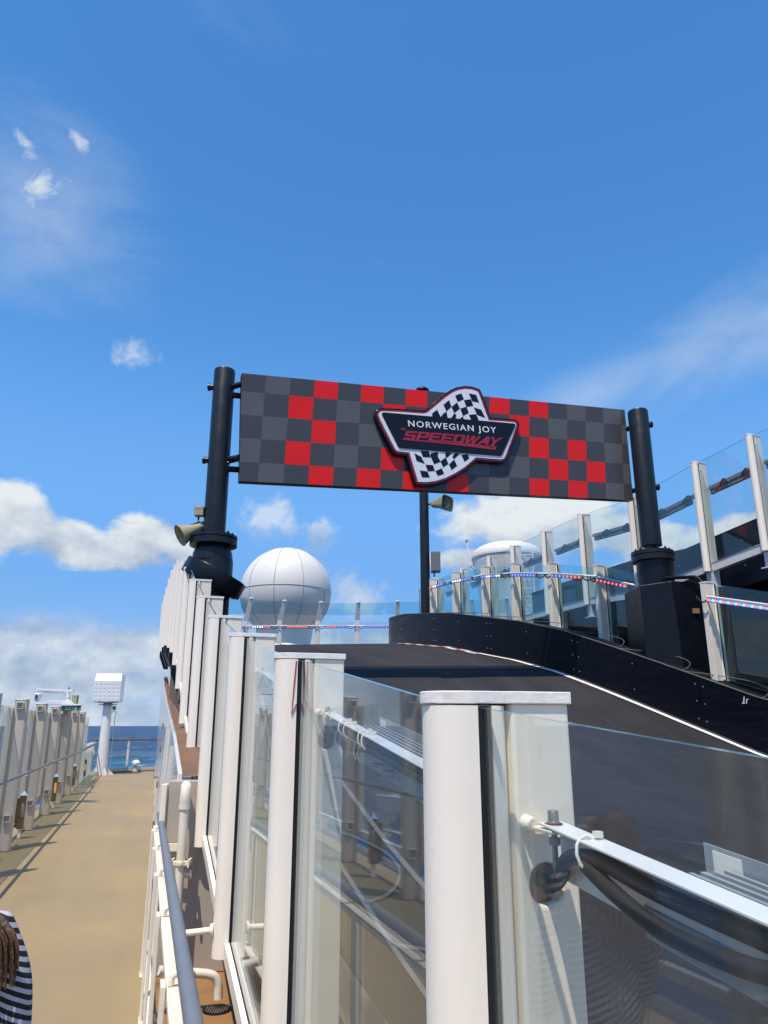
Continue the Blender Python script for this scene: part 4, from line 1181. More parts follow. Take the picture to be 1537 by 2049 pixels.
mb.add(vs, [(0, 3, 2, 1), (0, 1, 5, 4), (4, 5, 9, 8), (8, 9, 6, 7), (1, 2, 6, 9, 5), (3, 0, 4, 8, 7), (2, 3, 7, 6)], T=T0); mb.build('antenna_box', 'white', ac, smooth=0, bevel=.015)
mb = MB(); mb.lathe([(0, .006), (.03, .005), (.034, 0)], 10, T=Matrix.Rotation(R(90), 4, 'X')); dm = mb.mesh('stud', 'white')
for i in range(6):
    for j in range(5):
        if (i, j) == (2, 2): continue
        inst('stud', dm, ac, T0 @ Vector((-.375 + .145 * i, -.302, zb0 + .09 + .13 * j)), (0, 0, R(8)))
mb = MB(); mb.tube([(.32, -.1, .1), (.32, -.1, 1.9), (.36, -.1, 2.02), (.26, -.1, 2.1), (.2, -.1, 2.02)], .015, 8); mb.build('conduit', 'grey', ac)
mb = MB(); mb.box(.22, -.16, 2.12, .32, -.06, 2.24); mb.build('switch_box', 'greybox', ac, smooth=0, bevel=.006)

# ------------------------------------------------------------------ end railing
er = thing('end_railing', 'glass railing with a dark red top rail across the far end of the walkway', 'railing')
Lf = P(186, 1487, 27.0); Rt = P(326, 1478, 28.9); Lf.z = FLOOR + 1.1; Rt.z = FLOOR + 1.1
mb = MB(); mb.tube([Lf, Rt], .028, 10); mb.build('top_rail', 'brown', er)
for t in (.02, .5, .96):
    c = Lf.lerp(Rt, t); mb = MB(); mb.lathe([(.045, 0), (.045, .75), (.03, .80), (.055, .9), (.03, 1.07)], 12, T=Matrix.Translation((c.x, c.y, FLOOR))); mb.build('post', 'offwhite', er)
for t0, t1 in ((.03, .49), (.51, .95)):
    slab('glass_pane', Lf.lerp(Rt, t0), Lf.lerp(Rt, t1), .98, .08, .012, ['glass', 'edge'], er)
d = (Rt - Lf).normalized()
slab('kick_plate', Lf, Rt, 1.1, .95, .05, ['offwhite'], er, edge_mat=False)
slab('red_kerb', Lf + Vector((0, -.06, 0)), Rt + Vector((0, -.06, 0)), 1.1, 1.06, .05, ['orange'], er, edge_mat=False)
lr = thing('deck_vent', 'small white mushroom vent standing at the far end railing', 'vent', (P(272, 1533, 28.1).x, 28.1, FLOOR))
mb = MB(); mb.lathe([(.08, 0), (.08, .2), (.06, .22)], 16); mb.build('stem', 'white', lr)
mb = MB(); mb.lathe([(.03, .2), (.13, .24), (.14, .32), (.08, .40), (0, .42)], 18); mb.build('cap', 'white', lr)

# ------------------------------------------------------------------ sign frame
SO = Vector((-2.07, 9.9, 0)); SU = Vector((6.35, 2.23, 0)).normalized(); SN = Vector((SU.y, -SU.x, 0))
angS = math.atan2(SU.y, SU.x)


def S(px, py):
    r = ray(px, py); t = SO.dot(SN) / r.dot(SN); q = r * t
    return Vector(((q - SO).dot(SU), q.z))


sign = thing('track_sign', 'wide dark grey and red chequered speedway sign between two black poles', 'sign', (SO.x, SO.y, 0), angS)
c4 = [S(484, 746.5), S(1250, 820), S(1267.5, 1001), S(479, 962.5)]
front = lambda pts, y: [(p[0], y, p[1]) for p in pts]
# board body
mb = MB(); vs = front(c4, .004) + front(c4, .13)
mb.add(vs, [(0, 1, 2, 3), (7, 6, 5, 4), (0, 4, 5, 1), (1, 5, 6, 2), (2, 6, 7, 3), (3, 7, 4, 0)]); mb.build('board', 'navy', sign, smooth=0)
# printed chequer pattern
TLc, TRc, BRc, BLc = c4
t1, b1_ = S(532.9, 751.2), S(516.0, 956.9); t18, b18 = S(1242.2, 819.4), S(1249.3, 999.9)
def colx(j, v):   # v 0 top 1 bottom
    x = t1.x + (t18.x - t1.x) * (j - 1) / 17, b1_.x + (b18.x - b1_.x) * (j - 1) / 17
    return x[0] + (x[1] - x[0]) * v
rowv = [0, .8 / 4.6, 1.8 / 4.6, 2.8 / 4.6, 3.8 / 4.6, 1]
rows = ['DLDRDRDRDRDRDRDLDLD', 'LDRDLDRDLDLDRDLDLDL', 'DLDRDLDRDLDLDRDRDLD', 'LDRDLDRDLDLDLDRDRDL', 'DLDRDRDRDRDLDRDRDLD']
mb = MB(); vid = {}; vv = []
def sv(j, i):
    v = rowv[i]
    le = TLc.x + (BLc.x - TLc.x) * v; re = TRc.x + (BRc.x - TRc.x) * v
    x = le if j == 0 else (re if j == 19 else min(max(colx(j, v), le), re))
    f = (x - le) / (re - le); zt_ = TLc.y + (TRc.y - TLc.y) * f; zb_ = BLc.y + (BRc.y - BLc.y) * f
    return (x, 0, zt_ + (zb_ - zt_) * v)
vs = [sv(j, i) for i in range(6) for j in range(20)]
fs = []; ms = []
for i in range(5):
    for j in range(19):
        fs.append((i * 20 + j, i * 20 + j + 1, (i + 1) * 20 + j + 1, (i + 1) * 20 + j)); ms.append({'D': 0, 'L': 1, 'R': 2}[rows[i][j]])
mb.v = [Vector(v) for v in vs]; mb.f = [list(f) for f in fs]; mb.m = ms
mb.build('chequered_print', ['signdark', 'signlight', 'signred'], sign, smooth=0)
# rear stiffeners
for v in (.15, .85):
    a = TLc.lerp(BLc, v); b = TRc.lerp(BRc, v)
    mb = MB(); mb.tube([(a.x - .35, .30, a.y), (b.x + .12, .30, b.y)], .045, 12); mb.build('support_tube', 'pole', sign)
a = BLc; mb = MB(); mb.tube([(a.x - .38, .30, a.y + .27), (a.x + .1, .2, a.y + .42)], .022, 8); mb.build('brace', 'pole', sign)


# ---- logo badge; traced in the sign's own plane
def LG(x, y): return S(700 + x / 4.045, 750 + y / 4.045)


def badge(pts, y0, y1, name, m, parent, bevel=0):
    q = [LG(*p) for p in pts]
    mb = MB(); mb.prism([(p.x, p.y) for p in q], -y1, -y0, T=Matrix(((1, 0, 0, 0), (0, 0, -1, 0), (0, 1, 0, 0), (0, 0, 0, 1)))) if False else mb_prism(mb, q, y0, y1)
    return mb.build(name, m, parent, smooth=30, bevel=bevel)


def mb_prism(mb, q, y0, y1):
    """polygon q in (u, v) extruded from local y0 to y1 (negative = towards the viewer)"""
    T = Matrix(((1, 0, 0, 0), (0, 0, 1, 0), (0, 1, 0, 0), (0, 0, 0, 1)))   # (x, y, z) -> (x, z, y)
    mb.prism([(p[0], p[1]) for p in q], min(y0, y1), max(y0, y1), T=T)


def inset(poly, d):
    n = len(poly); out = []
    ar = sum(poly[i][0] * poly[(i + 1) % n][1] - poly[(i + 1) % n][0] * poly[i][1] for i in range(n)); sg = 1 if ar > 0 else -1
    for i in range(n):
        p0, p1, p2 = Vector(poly[i - 1]), Vector(poly[i]), Vector(poly[(i + 1) % n])
        a = (p1 - p0).normalized(); b = (p2 - p1).normalized()
        na, nb = Vector((-a.y, a.x)) * sg, Vector((-b.y, b.x)) * sg
        m = (na + nb); m.normalize(); c = max(.45, m.dot(na)); out.append(tuple(p1 + m * d / c))
    return out


outline = [(188, 345), (196, 312), (215, 292), (250, 283), (400, 290), (578, 303), (600, 296), (660, 245), (740, 178), (800, 137), (850, 115), (915, 104), (975, 109), (1030, 128), (1044, 142), (1062, 185), (1125, 358), (1240, 366), (1320, 372), (1345, 388), (1356, 415), (1348, 458), (1300, 590), (1262, 690), (1240, 718), (1205, 727), (1110, 720), (1012, 712), (930, 782), (850, 834), (770, 873), (690, 900), (600, 911), (525, 907), (510, 890), (480, 790), (445, 670), (372, 662), (345, 650), (325, 625), (260, 500), (210, 400)]
badge(outline, -.075, .03, 'badge_back', 'logoblack', sign, .008)
badge(inset(outline, 16), -.0805, -.073, 'red_border', 'logored', sign)
badge(inset(outline, 29), -.0865, -.079, 'white_field', 'logowhite', sign)
banner = [(243, 335), (250, 324), (262, 323), (1305, 411), (1318, 418), (1316, 430), (1210, 662), (1196, 672), (392, 609), (378, 602)]
badge(banner, -.100, -.085, 'banner', 'logoblack', sign, .002)
chk = [[(835, 185), (885, 168), (905, 215), (855, 236)], [(945, 168), (1003, 180), (1028, 243), (972, 230)], [(740, 260), (785, 222), (805, 275), (765, 312)], [(905, 222), (962, 215), (980, 268), (925, 276)],
       [(805, 278), (850, 240), (872, 290), (828, 326)], [(876, 290), (924, 275), (945, 325), (897, 350)], [(985, 280), (1045, 300), (1077, 366), (1010, 340)], [(650, 328), (690, 300), (722, 368), (650, 355)],
       [(765, 314), (740, 330), (712, 366), (775, 368)], [(828, 328), (845, 345), (835, 374), (800, 370)], [(944, 340), (1003, 335), (1028, 392), (966, 386)], [(897, 352), (905, 378), (868, 376)],
       [(505, 650), (560, 678), (590, 735), (525, 712)], [(555, 628), (620, 632), (638, 683), (575, 680)], [(640, 683), (690, 668), (717, 718), (665, 738)], [(595, 742), (655, 745), (672, 792), (615, 795)],
       [(550, 787), (612, 797), (630, 845), (568, 843)], [(675, 795), (725, 770), (745, 815), (695, 832)], [(716, 716), (757, 682), (780, 735), (738, 763)], [(785, 740), (825, 700), (850, 750), (805, 785)],
       [(755, 640), (812, 646), (770, 685), (757, 680)], [(830, 648), (872, 652), (825, 698), (812, 680)], [(885, 665), (935, 655), (948, 690), (910, 718)], [(690, 636), (700, 664), (690, 668), (640, 683), (632, 655)]]
for cq in chk: badge(cq, -.0895, -.086, 'flag_square', 'logoblack', sign)
# lettering of the upper line
A = LG(455, 436); B = LG(1163, 489); capA = LG(455, 388)
dirv = (B - A); ln = dirv.length; th = math.atan2(dirv.y, dirv.x); caph = (capA - A).length
to = text_obj('NORWEGIAN JOY', 1.0, Matrix.Identity(4), 'logowhite', sign, 'lettering', spacing=1.22, extr=.003, offset=.012)
xs = [v.co.x for v in to.data.vertices]; ysv = [v.co.y for v in to.data.vertices]
hcap = max(ysv) - min(0, 0)
kx = ln / (max(xs) - min(xs)); ky = caph / hcap
to.data.transform(Matrix.Translation((-min(xs), 0, 0)))
to.data.transform(Matrix.Diagonal((kx, ky, 1, 1)))
to.matrix_local = Matrix.Translation((A.x, -.1015, A.y)) @ Matrix.Rotation(-th, 4, 'Y') @ Matrix.Rotation(R(90), 4, 'X')
# heavy italic lettering of the lower line (own letter shapes)
t_ = .23
GL = {'S': [[(0, .6), (.0, .9), (.1, 1), (1, 1), (1, .78), (.27, .78), (.27, .61), (.9, .61), (1, .5), (1, .1), (.9, 0), (0, 0), (0, .22), (.73, .22), (.73, .39), (.1, .39), (0, .48)]],
      'P': [[(0, 0), (0, 1), (.27, 1), (.27, 0)], [(.27, .78), (.27, 1), (.9, 1), (1, .9), (.73, .78)], [(.73, .78), (1, .9), (1, .42), (.73, .54)], [(.27, .32), (.27, .54), (.73, .54), (1, .42), (.9, .32)]],
      'E': [[(0, 0), (0, 1), (1, 1), (1, .79), (.27, .79), (.27, .61), (.92, .61), (.92, .40), (.27, .40), (.27, .21), (1, .21), (1, 0)]],
      'D': [[(0, 0), (0, 1), (.27, 1), (.27, 0)], [(.27, .78), (.27, 1), (.86, 1), (1, .86), (.73, .78)], [(.73, .22), (.73, .78), (1, .86), (1, .14)], [(.27, 0), (.27, .22), (.73, .22), (1, .14), (.86, 0)]],
      'W': [[(0, 1), (.24, 1), (.30, .33), (.55, 1), (.78, 1), (.84, .33), (1.08, 1), (1.32, 1), (.92, 0), (.66, 0), (.60, .62), (.36, 0), (.10, 0)]],
      'A': [[(-.12, 0), (.14, 0), (.26, .2), (.70, .2), (.70, 0), (.96, 0), (.92, 1), (.56, 1)], ],
      'Y': [[(.02, 1), (.28, 1), (.48, .62), (.86, 1), (1.16, 1), (.60, .42), (.56, -.32), (.16, -.32), (.34, .40)]]}
word = 'SPEEDWAY'; adv = {'S': 1.12, 'P': 1.10, 'E': 1.12, 'D': 1.10, 'W': 1.30, 'A': 1.0, 'Y': 1.0}
tot = sum(adv[c] for c in word[:-1]) + 1.0
A = LG(412, 541); B = LG(1180, 594); up_ = LG(412, 470) - A
dv = (B - A) / tot; slant = .30
def lp(x, y): return A + dv * (x + slant * y) + up_ * y
xcur = 0
for ch in word:
    for q in GL[ch]:
        mb = MB(); mb_prism(mb, [lp(xcur + x, y) for x, y in q], -.106, -.100); mb.build('letter', 'logored', sign, smooth=0)
    xcur += adv[ch]
badge([(378, 456), (430, 452), (432, 466), (410, 466)], -.106, -.100, 'streak', 'logored', sign)
badge([(370, 541), (500, 546), (780, 560), (1010, 582), (1165, 601), (1152, 625), (1000, 606), (760, 578), (520, 556)], -.106, -.100, 'streak', 'logored', sign)


# ------------------------------------------------------------------ poles
def bolt_ring(parent, c, r, n, m='pole', sz=.022, h=.03):
    me = None
    mb = MB(); mb.lathe([(sz, 0), (sz, h), (sz * .5, h + .004), (sz * .5, h + .02), (0, h + .02)], 6); me = mb.mesh('bolt', m)
    for k in range(n):
        a = 2 * math.pi * k / n; inst('bolt', me, parent, (c[0] + r * math.cos(a), c[1] + r * math.sin(a), c[2]))
yL = 10.15; xL = P(433, 1000, yL).x
lp_ = thing('sign_pole', 'thick black pole at the left end of the sign with a tilted flange', 'pole', (xL, yL, 0))
zt = P(434, 742, yL).z
mb = MB(); mb.lathe([(.157, 2.5), (.157, zt - .02), (.150, zt)], 36); mb.build('shaft', 'pole', lp_)
mb = MB(); mb.lathe([(.32, 2.52), (.33, 2.525), (.33, 2.565), (.32, 2.57)], 40); mb.build('flange', 'pole', lp_)
mb = MB(); mb.lathe([(.31, 2.42), (.33, 2.425), (.33, 2.505), (.32, 2.515)], 40); mb.build('flange', 'pole', lp_)
bolt_ring(lp_, (0, 0, 2.571), .26, 12)
mb = MB(); mb.lathe([(.20, 2.15), (.275, 2.20), (.275, 2.30), (.235, 2.42)], 36); mb.build('collar', 'pole', lp_)
mb = MB(); mb.lathe([(.265, 1.75), (.27, 2.2), (.22, 2.42)], 36, T=Matrix.Translation((.02, 0, 0))); mb.build('cone', 'pole', lp_)
Tt = Matrix.Translation((.04, -.02, 1.97)) @ Matrix.Rotation(R(27), 4, 'Y')
mb = MB(); mb.lathe([(.44, -.11), (.445, -.10), (.445, .10), (.44, .11)], 10, T=Tt @ Matrix.Rotation(R(18), 4, 'Z')); mb.build('tilted_flange', 'navy', lp_)
mb = MB(); mb.lathe([(.38, -.13), (.40, -.125), (.40, .0)], 24, T=Tt); mb.build('tilted_ring', 'navy', lp_)
mb = MB(); mb.lathe([(.205, .3), (.205, 1.85)], 30, T=Matrix.Translation((.06, .0, 0))); mb.build('stub', 'navy', lp_)
mb = MB(); mb.lathe([(.40, .28), (.40, .32)], 24, T=Matrix.Translation((.06, .0, 0))); mb.build('base_plate', 'navy', lp_)
for py in (775, 921):
    z = P(412, py, yL).z; mb = MB(); mb.tube([(-.215, -.0, z), (-.05, .0, z)], .045, 12); mb.build('stub_tube', 'pole', lp_)
    mb = MB(); mb.tube([(-.235, 0, z), (-.2, 0, z)], .055, 12); mb.build('end_cap', 'pole', lp_)
    q = SO + SU * (TLc.x + .02) + Vector((0, 0, z)) - lp_.location; mb = MB(); mb.tube([(.1, .0, z), (q.x, q.y + .1, z - .01)], .045, 12); mb.build('link_tube', 'pole', lp_)

yR = 11.95; xR = P(1290, 960, yR).x
rp = thing('sign_pole', 'thick black pole at the right end of the sign rising from a dark pedestal box', 'pole', (xR, yR, 0))
zt = P(1279, 823, yR).z
mb = MB(); mb.lathe([(.170, 2.86), (.170, zt - .02), (.162, zt)], 36); mb.build('shaft', 'pole', rp)
zf = P(1311, 1112, yR).z
mb = MB(); mb.lathe([(.33, zf - .01), (.34, zf - .005), (.34, zf + .055), (.33, zf + .06)], 40); mb.build('flange', 'pole', rp)
mb = MB(); mb.lathe([(.32, zf - .11), (.34, zf - .105), (.34, zf - .02), (.33, zf - .015)], 40); mb.build('flange', 'pole', rp)
bolt_ring(rp, (0, 0, zf + .061), .27, 12)
zp = P(1300, 1172, yR).z
mb = MB(); mb.lathe([(.285, zp - .05), (.29, zp + .2), (.29, zf - .1)], 36, T=Matrix.Translation((.02, 0, 0))); mb.build('stub', 'navy', rp)
for py in (850, 975):
    z = P(1278, py, yR).z; q = SO + SU * (TRc.x - .1) + Vector((0, .2, z)) - rp.location
    mb = MB(); mb.tube([(0, 0, z), (q.x, q.y, z)], .045, 12); mb.build('link_tube', 'pole', rp)
    mb = MB(); mb.tube([(0, 0, z), (.21, 0, z)], .045, 12); mb.tube([(.20, 0, z), (.23, 0, z)], .055, 12); mb.build('stub_tube', 'pole', rp)
pd = thing('pedestal_box', 'dark navy steel pedestal box below the right sign pole, behind the barrier', 'pedestal', (xR, yR, 0))
mb = MB(); zb = .55; 
mb.add([(-.36, -.30, zb), (.16, -.42, zb), (.75, -.2, zb), (.75, .5, zb), (-.36, .5, zb), (-.36, -.30, zp - .05), (.10, -.42, zp), (.75, -.2, zp + .02), (.75, .5, zp + .02), (-.36, .5, zp - .05)],
       [(4, 3, 2, 1, 0), (5, 6, 7, 8, 9), (0, 1, 6, 5), (1, 2, 7, 6), (2, 3, 8, 7), (3, 4, 9, 8), (4, 0, 5, 9)]); mb.build('body', 'navy', pd, smooth=0, bevel=.01)
mb = MB(); mb.box(.42, -.335, zp - .50, .53, -.30, zp - .42); mb.build('label_plate', 'orange', pd, smooth=0)
mb = MB(); mb.tube([(.0, -.40, zp + .05), (.5, -.33, zp + .08)], .03, 10); mb.build('conduit', 'navy', pd)
mb = MB(); mb.tube(catmull([(.5, -.36, zp + .1), (.62, -.34, zp - .0), (.68, -.33, zp - .2), (.85, -.3, zp - .3)], 6), .014, 8); mb.build('cable', 'trim', pd)

# centre pole behind the sign
yM = 19.9; pb = P(852, 1225, yM); xM = pb.x
mp_ = thing('lamp_pole', 'slim black pole seen below the middle of the sign, carrying the speaker and grey box', 'pole', (xM, yM, 0))
xt = P(850, 782, yM)
mb = MB(); mb.lathe([(.135, 1.9), (.125, xt.z - .05), (.11, xt.z)], 24); mb.build('shaft', 'pole', mp_)
mb = MB(); mb.lathe([(.2, xt.z), (.19, xt.z + .04), (.10, xt.z + .10), (0, xt.z + .12)], 24); mb.build('top_cap', 'pole', mp_)


def horn(base, rot, sc, label, square=False):
    t = thing('horn_speaker', label, 'speaker', base); t.rotation_euler = rot; t.scale = (sc, sc, sc)
    # axis along local +Y
    T = Matrix.Rotation(R(-90), 4, 'X')
    if not square:
        mb = MB(); mb.lathe([(.0, -.22), (.07, -.22), (.08, -.20), (.08, -.08), (.095, 0), (.13, .12), (.18, .24), (.19, .26), (.18, .26), (.12, .12), (.06, .0), (0, -.02)], 28, T=T); mb.build('horn', 'khaki', t)
        mb = MB(); mb.tube([(0, .05, 0), (0, .14, 0), (0, .17, 0)], [.05, .05, .0], 14); mb.build('reflector', 'khaki', t)
    else:
        prof_ = [(.09, -.16), (.10, -.05), (.16, .10), (.19, .20), (.20, .22)]
        mb = MB(); vs = []
        for r, yy in prof_:
            for k in range(24):
                a = 2 * math.pi * k / 24; q = 5.0; c, s = math.cos(a), math.sin(a); rr = r / ((abs(c) ** q + abs(s) ** q) ** (1 / q)); vs.append((rr * c * 1.15, yy, rr * s * .85))
        for r, yy in ((.185, .22), (.15, .10), (.08, .02)):
            for k in range(24):
                a = 2 * math.pi * k / 24; q = 5.0; c, s = math.cos(a), math.sin(a); rr = r / ((abs(c) ** q + abs(s) ** q) ** (1 / q)); vs.append((rr * c * 1.15, yy, rr * s * .85))
        nr = 8; fs = [(i * 24 + k, i * 24 + (k + 1) % 24, (i + 1) * 24 + (k + 1) % 24, (i + 1) * 24 + k) for i in range(nr - 1) for k in range(24)] + [tuple(range(24)), tuple(range(7 * 24, 8 * 24))]
        mb.add(vs, fs); mb.build('horn', 'khaki', t)
        mb = MB(); mb.lathe([(0.05, .05), (.125, .19), (.13, .195), (.05, .06)], 24, T=T); mb.build('ring', 'khaki', t)
        mb = MB(); mb.lathe([(0, .06), (.035, .07), (.05, .15), (0, .17)], 16, T=T); mb.build('reflector', 'trim', t)
    return t


h1 = horn(P(388, 1060, yL - .05), (0, 0, 0), .84, 'khaki round horn speaker pointing down left from the left sign pole')
dvec = Vector((-.72, -.42, -.48)).normalized(); h1.rotation_euler = dvec.to_track_quat('Y', 'Z').to_euler()
mb = MB(); mb.box(-.05, -.12, .085, .05, .16, .10); mb.box(-.05, -.14, .06, .05, -.12, .10); mb.build('bracket', 'steel', h1, smooth=0)
q = P(405, 1050, yL); 
mb = MB(); mb.tube([tuple(P(392, 1050, yL) - lp_.location), tuple(P(412, 1050, yL) - lp_.location)], .02, 8); mb.build('speaker_bracket', 'steel', lp_)
bx = thing('junction_box', 'small khaki junction box on the left sign pole above the horn speaker', 'box', P(397.5, 1033, yL - .05))
mb = MB(); mb.box(-.055, -.06, 0, .075, .06, .13); mb.build('body', 'khaki', bx, smooth=0, bevel=.006)
mb = MB(); mb.box(-.058, -.063, .09, .078, .063, .134); mb.build('lid', 'khaki', bx, smooth=0, bevel=.005)
mb = MB(); mb.tube([(-.0, 0, -.005), (0, 0, -.05)], .014, 8); mb.tube(catmull([(0, 0, -.05), (.01, 0, -.1), (.05, 0, -.14), (.0, 0, -.17)], 5), .006, 6); mb.build('cable', 'black', bx)
h2 = horn(P(879, 1008, yM - .25), (0, 0, 0), 1.25, 'beige square horn speaker pointing right on the slim pole below the sign', True)
dvec = Vector((.80, -.62, -.12)).normalized(); h2.rotation_euler = dvec.to_track_quat('Y', 'Z').to_euler()
mb = MB(); mb.tube([tuple(P(858, 1009, yM) - mp_.location), tuple(P(872, 1007, yM) - mp_.location + Vector((0, -.2, 0)))], .035, 8); mb.build('speaker_bracket', 'khaki', mp_)
bx = thing('control_box', 'grey steel box mounted on the right side of the slim pole', 'box', P(872.5, 1145, yM - .1))
mb = MB(); mb.box(-.13, -.12, 0, .12, .14, .56); mb.build('body', 'greybox', bx, smooth=0, bevel=.01)
mb = MB(); mb.box(-.11, -.128, .03, .10, -.121, .53); mb.build('door', 'greybox', bx, smooth=0, bevel=.003)
mb = MB(); mb.tube([(-.05, 0, -.001), (-.05, 0, -.12)], .02, 8); mb.build('cable', 'black', bx)


# ------------------------------------------------------------------ radomes
def seam_tube(parent, pts, r=.016): mb = MB(); mb.tube(pts, r, 6); mb.build('seam', 'seam', parent)
yr = 30.6; c = P(572, 1186, yr); RR = 1.88
rd = thing('radome', 'large white spherical radome with grey seams behind the far glass fence', 'radome', (c.x, c.y, 0))
prof = [(1.05, c.z - 2.2), (1.15, c.z - 1.75)] + [(RR * math.cos(a), c.z + RR * math.sin(a)) for a in [R(-52 + 142 * i / 40) for i in range(41)]]
prof[-1] = (0.0, c.z + RR)
mb = MB(); mb.lathe(prof, 72); mb.build('dome', 'radome', rd, smooth=60)
for k in range(10):
    az = R(-97 + 36 * k); pts = [((RR + .002) * math.cos(a) * math.cos(az), (RR + .002) * math.cos(a) * math.sin(az), c.z + (RR + .002) * math.sin(a)) for a in [R(-50 + 136 * i / 30) for i in range(31)]]
    seam_tube(rd, pts)
seam_tube(rd, [((RR + .002) * math.cos(2 * math.pi * i / 60), (RR + .002) * math.sin(2 * math.pi * i / 60), c.z + .02) for i in range(61)])
mb = MB(); mb.lathe([(1.35, FLOOR - .05), (1.35, c.z - 2.35), (1.2, c.z - 2.2)], 48); mb.build('base', 'white', rd)
for az in (-120, -75, -40):
    a = R(az); mb = MB(); mb.box(-.14, -.1, c.z - 3.2, .14, .1, c.z - 2.5, T=Matrix.Translation((1.38 * math.cos(a), 1.38 * math.sin(a), 0)) @ Matrix.Rotation(a + R(90), 4, 'Z')); mb.build('service_box', 'grey', rd, smooth=0, bevel=.01)
yt = 27.0; c2 = P(1015, 1115, yt); r2 = 1.30
r2t = thing('radome', 'white domed cylindrical radome half hidden behind the right glass fences', 'radome', (c2.x, c2.y, 0))
ztp = P(1015, 1088, yt).z
mb = MB(); h_ = ztp - c2.z
mb.lathe([(1.0, 1.0), (1.05, c2.z - 1.6), (1.25, c2.z - .6), (r2, c2.z - .1), (r2 + .03, c2.z - .08), (r2 + .03, c2.z), (r2, c2.z + .01)] + [(r2 * math.cos(a) ** .8 if i < 12 else 0.0, c2.z + .01 + h_ * math.sin(a)) for i, a in enumerate([R(8 + 82 * i / 12) for i in range(13)])], 48)
mb.build('dome', 'radome', r2t, smooth=50)
mb = MB(); mb.lathe([(1.25, FLOOR - .05), (1.25, .95), (1.0, 1.0)], 32); mb.build('base', 'white', r2t)
for sx_ in (-.22, .22):
    a = R(-70); mb = MB(); mb.tube([(1.36 * math.cos(a) + sx_, 1.36 * math.sin(a), c2.z - 3), (1.36 * math.cos(a) + sx_, 1.36 * math.sin(a), c2.z)], .022, 6); mb.build('ladder_rail', 'white', r2t)
for i in range(9):
    mb = MB(); a = R(-70); zz = c2.z - .2 - i * .3; mb.tube([(1.36 * math.cos(a) - .22, 1.36 * math.sin(a), zz), (1.36 * math.cos(a) + .22, 1.36 * math.sin(a), zz)], .014, 6); mb.build('rung', 'white', r2t)
mb = MB(); cc_ = P(1010, 1116, yt) - r2t.location
for j in range(3):
    pts = [(cc_.x + (.20 - .02 * j) * math.cos(a), -r2 * .86 - .05 * j, cc_.z + .2 * math.sin(a) - .03 * j) for a in [2 * math.pi * i / 16 for i in range(17)]]
    mb.tube(pts, .014, 5)
mb.build('cable_coil', 'black', r2t)
wa = P(938, 1120, yt - .3); an_ = thing('whip_antenna', 'thin white antenna mast leaning beside the domed radome', 'antenna', wa)
tp = P(934, 1085, yt - .3) - wa
mb = MB(); mb.tube([(0.05, 0, -.25), tuple(tp)], [.05, .028], 8); mb.build('mast', 'white', an_)
mb = MB(); mb.lathe([(.03, 0), (.05, .03), (.05, .08), (.02, .12)], 10, T=Matrix.Translation(tp)); mb.build('tip', 'khaki', an_)
mb = MB(); mb.tube([tuple(Vector((.05, 0, -.25))), (.22, .05, -.35)], .03, 8); mb.build('arm', 'white', an_)


# ------------------------------------------------------------------ LED light bars
ledm = {}
for c_ in 'rbwc':
    mb = MB(); mb.lathe([(0, -.02), (.018, -.010), (.018, .008), (.006, .02), (0, .02)], 8); ledm[c_] = mb.mesh('led_' + c_, 'led_' + c_)


def ledbar(A, B, pattern, label, group, n=8, face=None, small=False, f0=.12, f1=.72, dark=False):
    """support tube from A to B, a housing with a row of diodes along part of it"""
    A, B = Vector(A), Vector(B)
    t = thing('led_light_bar', label, 'light', A, 0, group)
    D = B - A; L_ = D.length
    mb = MB(); mb.tube([(0, 0, 0), tuple(D)], .020, 8); mb.build('support', 'navy' if dark else 'white', t)
    d = D.normalized(); nrm = Vector((d.y, -d.x, 0)).normalized()
    if face is not None and nrm.dot(face) < 0: nrm = -nrm
    z = Vector((0, 0, 1))
    a, b = D * f0, D * f1
    vs = [Q + nrm * o_ + z * zz for Q in (a, b) for (o_, zz) in ((.022, -.075), (.075, -.075), (.075, -.015), (.05, .01), (.022, .01))]
    mb = MB(); mb.add(vs, [(4, 3, 2, 1, 0), (5, 6, 7, 8, 9)] + [(i, (i + 1) % 5, 5 + (i + 1) % 5, 5 + i) for i in range(5)]); mb.build('housing', 'greybox' if not dark else 'navy', t, smooth=0, bevel=.004)
    for i in range(n):
        c_ = pattern[i * len(pattern) // n]
        q = a.lerp(b, (i + .5) / n) + nrm * .082 + z * -.047
        inst('led', ledm[c_], t, q)
    for e in (a, b):
        sg = -1 if e is a else 1
        mb = MB(); mb.tube(catmull([e + nrm * .04 - z * .03, e + d * .10 * sg + nrm * .05 - z * .09, e + d * .2 * sg + nrm * .02 - z * .06, e + d * .26 * sg - z * .02], 4), .012, 6); mb.build('cable', 'black', t)
    return t


